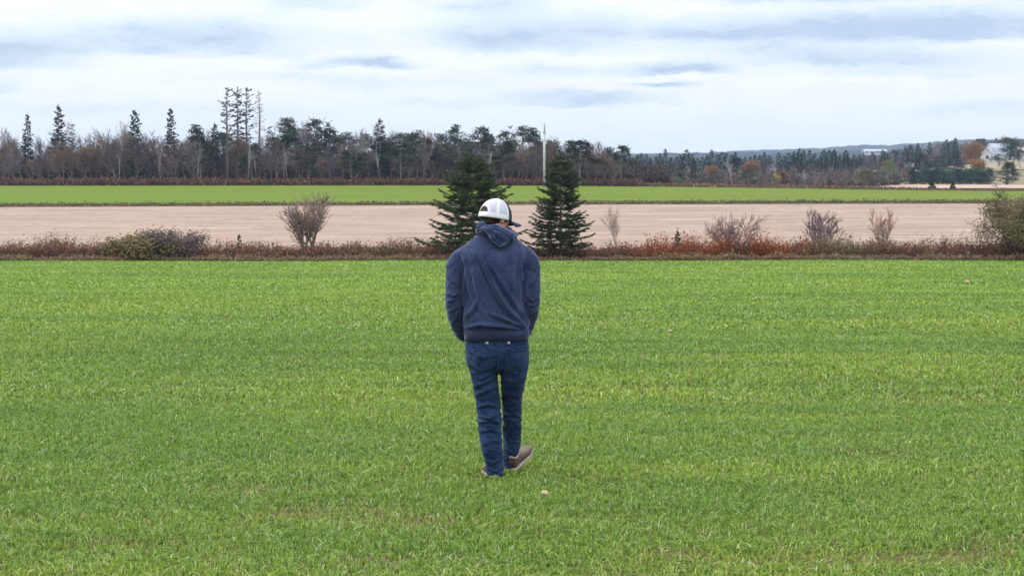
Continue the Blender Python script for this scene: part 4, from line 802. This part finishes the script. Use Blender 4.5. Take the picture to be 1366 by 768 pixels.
def jeans(parent):
    mb = MB()
    mb.loft([ring(663, 447, .005, 40.5, .118, 2.4), ring(663, 457, .003, 42.2, .122, 2.4), ring(663.2, 468, -.002, 42.8, .128, 2.4), ring(663.5, 480, -.006, 42.8, .13, 2.3), ring(664, 490, -.004, 41.5, .115, 2.2), ring(664.5, 497, 0, 36, .085, 2)], 40)
    for cx in (645.5, 684): mb.ball(LOC(cx, 481, -.055), (.088, .078, .082))
    limb(mb, LLEG, 24); limb(mb, RLEG, 24)
    me = fuse(mb, .0046, 7); v, n = getv(me)
    P = 640.4-v[:, 2]*PM
    lz = np.array([noise.fractal(Vector((a[0]*9, a[1]*9, a[2]*34)), .9, 2, 3) for a in v]); low = ss(480, 560, P)
    knee = np.exp(-((P-556)/26)**2); ank = ss(600, 632, P)
    lz2 = np.array([noise.noise(Vector((a[0]*16+3, a[1]*16, a[2]*60+a[0]*22))) for a in v])
    d = lz*.0035*(.4+low)+lz2*(.0025+.0045*knee+.004*ank)*(.35+.65*np.clip(-n[:, 1]*1.3, 0, 1))
    st = [([(626, 470), (645, 478), (662, 474)], .004, 3), ([(627, 487), (645, 493), (662, 487)], .006, 3.5), ([(625, 497), (640, 507), (660, 498)], .005, 3.5), ([(631, 520), (645, 512), (664, 503)], .006, 4), ([(634, 530), (650, 522), (665, 515)], .006, 4), ([(636, 547), (650, 541), (666, 545)], .006, 3), ([(637, 556), (652, 560), (667, 553)], .006, 3), ([(638, 566), (655, 562), (668, 567)], .006, 3), ([(640, 578), (655, 574), (668, 580)], .004, 3),
          ([(672, 493), (688, 500), (703, 489)], .006, 3.5), ([(668, 506), (685, 512), (700, 502)], .005, 4), ([(670, 532), (683, 528), (695, 534)], .005, 3), ([(671, 548), (684, 552), (695, 545)], .006, 3), ([(672, 560), (684, 556), (695, 562)], .005, 3), ([(648, 612), (658, 618), (670, 612)], .005, 2.6), ([(652, 625), (662, 630), (672, 624)], .006, 2.4), ([(674, 606), (683, 612), (690, 604)], .005, 2.6), ([(673, 617), (682, 621), (689, 615)], .005, 2.2),
          ([(665, 458), (664.5, 478), (664, 497)], -.006, 2.6), ([(640, 455), (655, 466), (660, 480)], .004, 2.6), ([(690, 455), (676, 466), (670, 482)], .004, 2.6)]
    v = v+n*(d*1.3+2.2*folds(v, n, st))[:, None]; setv(me, v); o = obj_from(me, 'jeans', M_jeans, parent); bv = bvh_of(me)
    patch(bv, [(631, 466), (656, 468), (655, 493), (633, 490)], .0045, 'back_pocket', M_jeans, o); patch(bv, [(676, 468), (700, 466), (698, 490), (677, 493)], .0045, 'back_pocket', M_jeans, o)
    mb = MB()
    for pl in ([(631, 466), (656, 468), (655, 491), (644, 494), (633, 489), (631, 466)], [(676, 468), (700, 466), (698, 489), (687, 494), (677, 491), (676, 468)], [(664.5, 455), (664, 494)], [(628, 462), (664, 467), (702, 462)], [(666.5, 505), (667.5, 540)], [(669.5, 560), (671.5, 600), (672, 634)]): seam(bv, pl, .0016, .005, '', None, None, mb)
    mb.build('stitching', M_stitch, o, smooth=True)
    for px in (650, 679): mb = MB(); p = LOC(px, 457.5, 0); h = bv.ray_cast(Vector((p.x, -.6, p.z)), Vector((0, 1, 0))); mb.box(Vector(h[0])+Vector((0, -.006, 0)), (.016, .008, .012)); mb.build('waist_block', mat('pale_block', (.40, .42, .46), rough=.4), o)  # two small pale blocks on the jeans just below the hoodie hem
def hoodie(parent):
    mb = MB()
    mb.loft([ring(662.5, 454.5, .005, 41, .122, 2.5), ring(662.5, 450, .004, 42, .13, 2.5), ring(662.3, 442, .003, 42.6, .136, 2.5), ring(661.8, 434, .003, 45, .150, 2.4), ring(661, 420, .003, 44.8, .150, 2.4), ring(660, 400, 0, 44, .148, 2.4), ring(659, 380, -.003, 44, .148, 2.4), ring(658.5, 362, -.004, 47, .148, 2.4), ring(658.5, 348, 0, 50, .138, 2.3), ring(659, 339, .003, 48, .124, 2.2), ring(659.5, 331, .008, 42, .108, 2.1), ring(660.5, 323, .012, 32, .092, 2), ring(661, 316, .016, 24, .083, 2), ring(662, 309, .02, 18, .075, 2)], 44)
    limb(mb, [(632, 342, .004, 13), (618, 346, .0, 14), (609.6, 356, -.01, 13.8), (607, 372, -.02, 13.4), (606.2, 390, -.025, 12.6), (606.5, 405, -.02, 12.3), (608, 420, .01, 12.), (611, 433, .05, 11.4), (615, 441, .085, 10), (618.5, 447, .11, 7.6)], 22)
    limb(mb, [(687, 341, .004, 13), (700, 344.5, .0, 14), (706.3, 355, -.01, 13.8), (707.8, 372, -.02, 13.4), (708.2, 390, -.025, 12.6), (708.2, 405, -.02, 12.2), (707, 419, .01, 11.6), (704, 432, .05, 10.6), (701, 440, .085, 9.4), (698, 447, .11, 7.4)], 22)
    me = fuse(mb, .0048, 6); v, n = getv(me)
    lz = np.array([noise.fractal(Vector((a[0]*7, a[1]*7, a[2]*7)), .9, 2, 4) for a in v]); x = v[:, 0]*PM; sleeve = ss(40, 47, np.abs(x+2)); P = 640.4-v[:, 2]*PM
    lz2 = np.array([noise.noise(Vector((a[0]*10+3, a[1]*10, a[2]*30+abs(a[0])*20))) for a in v]); d = lz*.004+lz2*(.004*sleeve+.001)
    st = [([(640, 345), (652, 370), (664, 395), (680, 418), (697, 434)], .011, 4.5), ([(652, 352), (668, 378), (682, 402), (699, 425)], .007, 4), ([(628, 352), (634, 380), (640, 410)], .005, 5), ([(690, 345), (686, 365), (684, 390)], .005, 4), ([(655, 420), (676, 428), (699, 438)], .009, 3.2),
          ([(618, 440), (640, 434), (668, 436), (700, 441)], .010, 3.4), ([(620, 428), (632, 415), (640, 400)], .006, 4), ([(619, 356), (617, 380), (616, 410), (617, 440)], -.006, 3.0), ([(697, 354), (699, 375), (698.5, 405), (701, 438)], -.006, 3.0),
          ([(600, 366), (606, 378), (614, 384)], .004, 3), ([(597, 392), (606, 397), (614, 391)], .006, 2.6), ([(598, 404), (605, 402), (613, 397)], .004, 2.2), ([(599, 418), (607, 414), (614, 406)], .005, 3), ([(604, 436), (609, 425), (613, 412)], .005, 2.6),
          ([(716, 362), (710, 378), (703, 390)], .004, 3), ([(702, 396), (709, 403), (717, 400)], .006, 2.6), ([(702, 408), (710, 410), (717, 405)], .004, 2.2), ([(703, 424), (709, 419), (715, 415)], .005, 2.8), ([(705, 436), (708, 428), (713, 420)], .004, 2.6), ([(612, 336), (620, 350), (624, 368)], .006, 3.5), ([(706, 334), (698, 348), (694, 364)], .006, 3.5), ([(621, 366), (630, 400), (650, 425)], .005, 4.5)]
    v = v+n*(d+2.1*folds(v, n, st))[:, None]
    # cut the hem flat so the waistband ends cleanly
    setv(me, v); o = obj_from(me, 'hoodie', M_hoodie, parent); bv = bvh_of(me)
    mb = MB(); rr = [ring(662.5, 455.2, .004, 42.8, .133, 2.5), ring(662.5, 448, .003, 43.8, .139, 2.5), ring(662.4, 441.5, .003, 44, .142, 2.5)]; mb.loft(rr, 90)
    vv = []
    for i, p in enumerate(mb.v): k = i % 90; q = 1+(.006 if k % 2 else -.004); vv.append(((p[0]-rr[0][0])*q+rr[0][0], p[1]*q, p[2]+.003*math.sin(k*.4)))
    mb.v = vv; mb.build('waistband', M_rib, o, smooth=True)
    for pts in ([(614, 444, .092, 9.2), (617, 449.5, .108, 7.6), (619, 452.5, .125, 6.4)], [(702, 443, .092, 8.8), (699.5, 448.5, .108, 7.4), (697.5, 451.5, .125, 6.2)]): mb = MB(); limb(mb, pts, 20); mb.build('cuff', M_rib, o, smooth=True)
    mb = MB(); seam(bv, [(630, 327), (621, 345), (617.5, 368), (616.5, 395), (617, 425)], .0018, .001, '', None, None, mb); seam(bv, [(690, 326), (697, 345), (699, 368), (699, 395), (700, 425)], .0018, .001, '', None, None, mb); mb.build('sleeve_seam', M_rib, o, smooth=True)
    # hood hanging down the back
    mb = MB(); C0 = LOC(662, 309, .025); pts = []; rad = []
    for k in range(33):
        a = 2*math.pi*k/32; back = -math.sin(a)  # +1 at the back
        pts.append(C0+Vector((math.cos(a)*.108, math.sin(a)*.092, .006*math.cos(a*1)-(.018 if back < 0 else 0)*-back*-1+ -.045*max(0, math.cos(a))))); rad.append(.027+.009*max(0, back))
    mb.tube(pts, rad, 14)
    mb.ball(LOC(655, 309, -.075), (.075, .038, .032)); mb.ball(LOC(667, 316, -.09), (.07, .04, .045)); mb.ball(LOC(670, 321, -.098), (.045, .036, .05)); mb.ball(LOC(642, 305, -.035), (.035, .04, .035)); mb.ball(LOC(680, 319, -.06), (.035, .045, .042)); mb.ball(LOC(670.5, 328, -.105), (.022, .026, .026)); mb.ball(LOC(662, 312, -.02), (.09, .08, .04))
    me = fuse(mb, .0055, 5); v, n = getv(me); lz = np.array([noise.fractal(Vector(tuple(a*14)), .9, 2, 3) for a in v])
    st = [([(641, 309), (648, 309), (656, 320), (660, 329), (668, 332), (675, 327)], .013, 2.6), ([(640, 301), (655, 302), (672, 309), (686, 317)], .010, 2.6), ([(654, 311), (664, 321), (671, 326)], -.009, 2.4), ([(672, 312), (680, 318), (684, 322)], .007, 2.4)]
    v = v+n*(lz*.0035+folds(v, n, st))[:, None]; setv(me, v); ho = obj_from(me, 'hood', M_hoodie, parent); bh = bvh_of(me)
    mb = MB(); seam(bh, [(639, 312), (647, 309), (654, 318), (659, 328), (665, 331.5), (672, 328), (675, 325)], .0032, .002, '', None, None, mb); seam(bh, [(637, 304), (648, 303), (662, 306), (674, 311), (686, 318)], .003, .002, '', None, None, mb); mb.build('hood_seam', M_piping, ho, smooth=True)
def cap(parent):
    H = lambda x, y, z: HC+HM @ Vector((x, y, z))
    A, B_, C_ = .094, .110, .127; z0 = -.023; NA, NE = 96, 26; mb = MB(); V = []
    def dome(a, e):     # a: azimuth from the back centre (0) round to +-pi at the front
        ce = math.cos(e); return H(A*ce**.92*math.sin(a), -B_*ce**.92*math.cos(a)-.004, z0+C_*math.sin(e)**.95 if e > 0 else z0)
    for j in range(NE+1):
        e = (j/NE)*math.pi/2
        for i in range(NA): V.append(dome(-math.pi+2*math.pi*i/NA, e))
    Fs = []; Mi = []
    for j in range(NE):
        for i in range(NA):
            a = -math.pi+2*math.pi*(i+.5)/NA; e = (j+.5)/NE*math.pi/2; ad = abs(math.degrees(a)); hgt = math.sin(e)*C_
            if .030 < hgt and (ad*R(1)*.1/.046)**2+((hgt-.024)/.042)**2 < 1: continue
            q = (i+1) % NA; Fs.append((j*NA+i, j*NA+q, (j+1)*NA+q, (j+1)*NA+i))
            arch = (ad*R(1)*.1/.062)**2+((hgt-.02)/.060)**2 < 1
            if ad > 108: mi = 2
            elif hgt < .034 or arch or abs(ad-62) < 4.5 or ad > 103 or math.degrees(e) > 72: mi = 0
            else: mi = 1
            Mi.append(mi)
    mb.add(V, Fs); mb.mi = Mi; o = mb.build('cap', [M_capw, M_mesh, M_navy], parent, smooth=True)
    sm = o.modifiers.new('thick', 'SOLIDIFY'); sm.thickness = .003; sm.offset = 1
    mb = MB(); ring_ = [(math.radians(d)) for d in range(-40, 41, 5)]; W = []
    for a in ring_:
        for z, o_ in ((.002, 1.02), (.022, 1.02)): W.append(H(A*o_*math.sin(a), -B_*o_*math.cos(a)-.004, z0+z))
    mb.add(W, [(2*i, 2*i+2, 2*i+3, 2*i+1) for i in range(len(ring_)-1)]); st = mb.build('strap', M_capw, o, smooth=True); s2 = st.modifiers.new('t', 'SOLIDIFY'); s2.thickness = .003
    # brim
    mb = MB(); n = 20; T_ = []; 
    for i in range(n+1):
        a = math.radians(-62+124*i/n)
        for k, f in enumerate((0, .35, .7, 1)):
            x = math.sin(a)*A*(1+.02*f)*(1-.04*f); yb = math.cos(a)*B_-.008; y = yb+f*.10*math.cos(a*1.05)**.5 if math.cos(a*1.05) > 0 else yb; T_.append(H(x, y, z0+.008-.010*f-4.2*x*x*(.3+f)*.8))
    mb.add(T_, [(4*i+k, 4*i+k+1, 4*i+k+5, 4*i+k+4) for i in range(n) for k in range(3)]); br = mb.build('brim', M_navy, o, smooth=True); s3 = br.modifiers.new('t', 'SOLIDIFY'); s3.thickness = .004; s3.offset = 0
    mb = MB(); mb.ball(H(0, -.004, z0+C_+.001), .007, 10, 6); mb.build('button', M_capw, o, smooth=True)
    # hair below the band
    mb = MB(); mb.ball(H(0, -.022, .006), (.082, .085, .080), 28, 18, HM); mb.ball(H(0, -.05, -.045), (.058, .045, .04), 20, 12, HM)
    for s in (-1, 1): mb.ball(H(s*.072, .022, -.012), (.008, .012, .028), 10, 8, HM)
    me = fuse(mb, .005, 2); v, nn = getv(me); lz = np.array([noise.noise(Vector((a[0]*70, a[1]*70, a[2]*25))) for a in v]); setv(me, v+nn*(lz*.004)[:, None]); obj_from(me, 'hair', M_hair, parent)
def shoe(parent, heel, yawdeg, pitchdeg, roll=0):
    M_ = Matrix.Rotation(R(yawdeg), 3, 'Z') @ Matrix.Rotation(R(pitchdeg), 3, 'X') @ Matrix.Rotation(R(roll), 3, 'Y'); T_ = lambda p: heel+M_ @ Vector(p)
    def lofty(sec, n=22):
        mb = MB(); V = []; Fc = []
        for (y, cx, w, zb, zt) in sec:
            for k in range(n):
                t = 2*math.pi*k/n; c, s = math.cos(t), math.sin(t); V.append(T_((cx+w*math.copysign(abs(c)**.75, c), y, (zb+zt)/2+(zt-zb)/2*math.copysign(abs(s)**.75, s))))
        K = len(sec)
        for i in range(K-1):
            for k in range(n): q = (k+1) % n; Fc.append((i*n+k, i*n+q, (i+1)*n+q, (i+1)*n+k))
        Fc.append(tuple(range(n))[::-1]); Fc.append(tuple((K-1)*n+k for k in range(n))); mb.add(V, Fc); return mb
    up = lofty([(-.004, 0, .018, .03, .075), (.004, 0, .029, .022, .10), (.03, 0, .035, .02, .115), (.065, 0, .037, .02, .112), (.10, .002, .038, .02, .098), (.14, .004, .042, .02, .082), (.19, .006, .046, .02, .066), (.23, .006, .044, .02, .058), (.265, .004, .034, .02, .050), (.285, .002, .016, .022, .040)])
    o = up.build('shoe', M_shoe, parent, smooth=True)
    lofty([(-.014, 0, .018, .002, .028), (-.004, 0, .033, 0, .032), (.03, 0, .039, 0, .030), (.09, .002, .038, .002, .026), (.15, .004, .046, .002, .026), (.21, .006, .050, .002, .028), (.26, .004, .041, .004, .032), (.292, .002, .018, .010, .034)]).build('sole', M_sole, o, smooth=True)
    mb = MB()
    for k in range(5): y = .09+k*.024; zt = .104-.0105*k*1.15; mb.tube([T_((-.026, y, zt-.016)), T_((-.012, y+.003, zt)), T_((.016, y-.002, zt)), T_((.03, y, zt-.016))], .0035, 6)
    mb.tube([T_((-.034, .01, .10)), T_((0, -.006, .112)), T_((.034, .01, .10)), T_((.036, .05, .116)), T_((0, .085, .12)), T_((-.036, .05, .116)), T_((-.034, .01, .10))], .008, 8); mb.build('lace', M_lace, o, smooth=True)
man = person(); jeans(man); hoodie(man); cap(man)
_h = LOC(661, 640, -.09); shoe(man, Vector((_h.x-.003, -.085, .004)), 12, 0)
_h = LOC(683, 630, .19); shoe(man, Vector((_h.x, .205, .008)), -24, 21, 4)
# ------------------------------------------------------------------ air
def haze():
    mb = MB(); x0, x1, y0, y1, z0, z1 = -4800, 4800, -200, 4600, -6, 95; mb.box(((x0+x1)/2, (y0+y1)/2, (z0+z1)/2), (x1-x0, y1-y0, z1-z0)); m = bpy.data.materials.new('haze'); m.use_nodes = True; nt = m.node_tree; nt.nodes.clear(); out = nt.nodes.new('ShaderNodeOutputMaterial'); pv = nt.nodes.new('ShaderNodeVolumePrincipled'); pv.inputs['Density'].default_value = .00011; pv.inputs['Color'].default_value = (.5, .7, 1, 1); pv.inputs['Anisotropy'].default_value = .2
    nt.links.new(pv.outputs[0], out.inputs['Volume']); tag(mb.build('haze', m), 'thin blue haze over the far woods and hills', 'haze', kind='stuff')
haze()
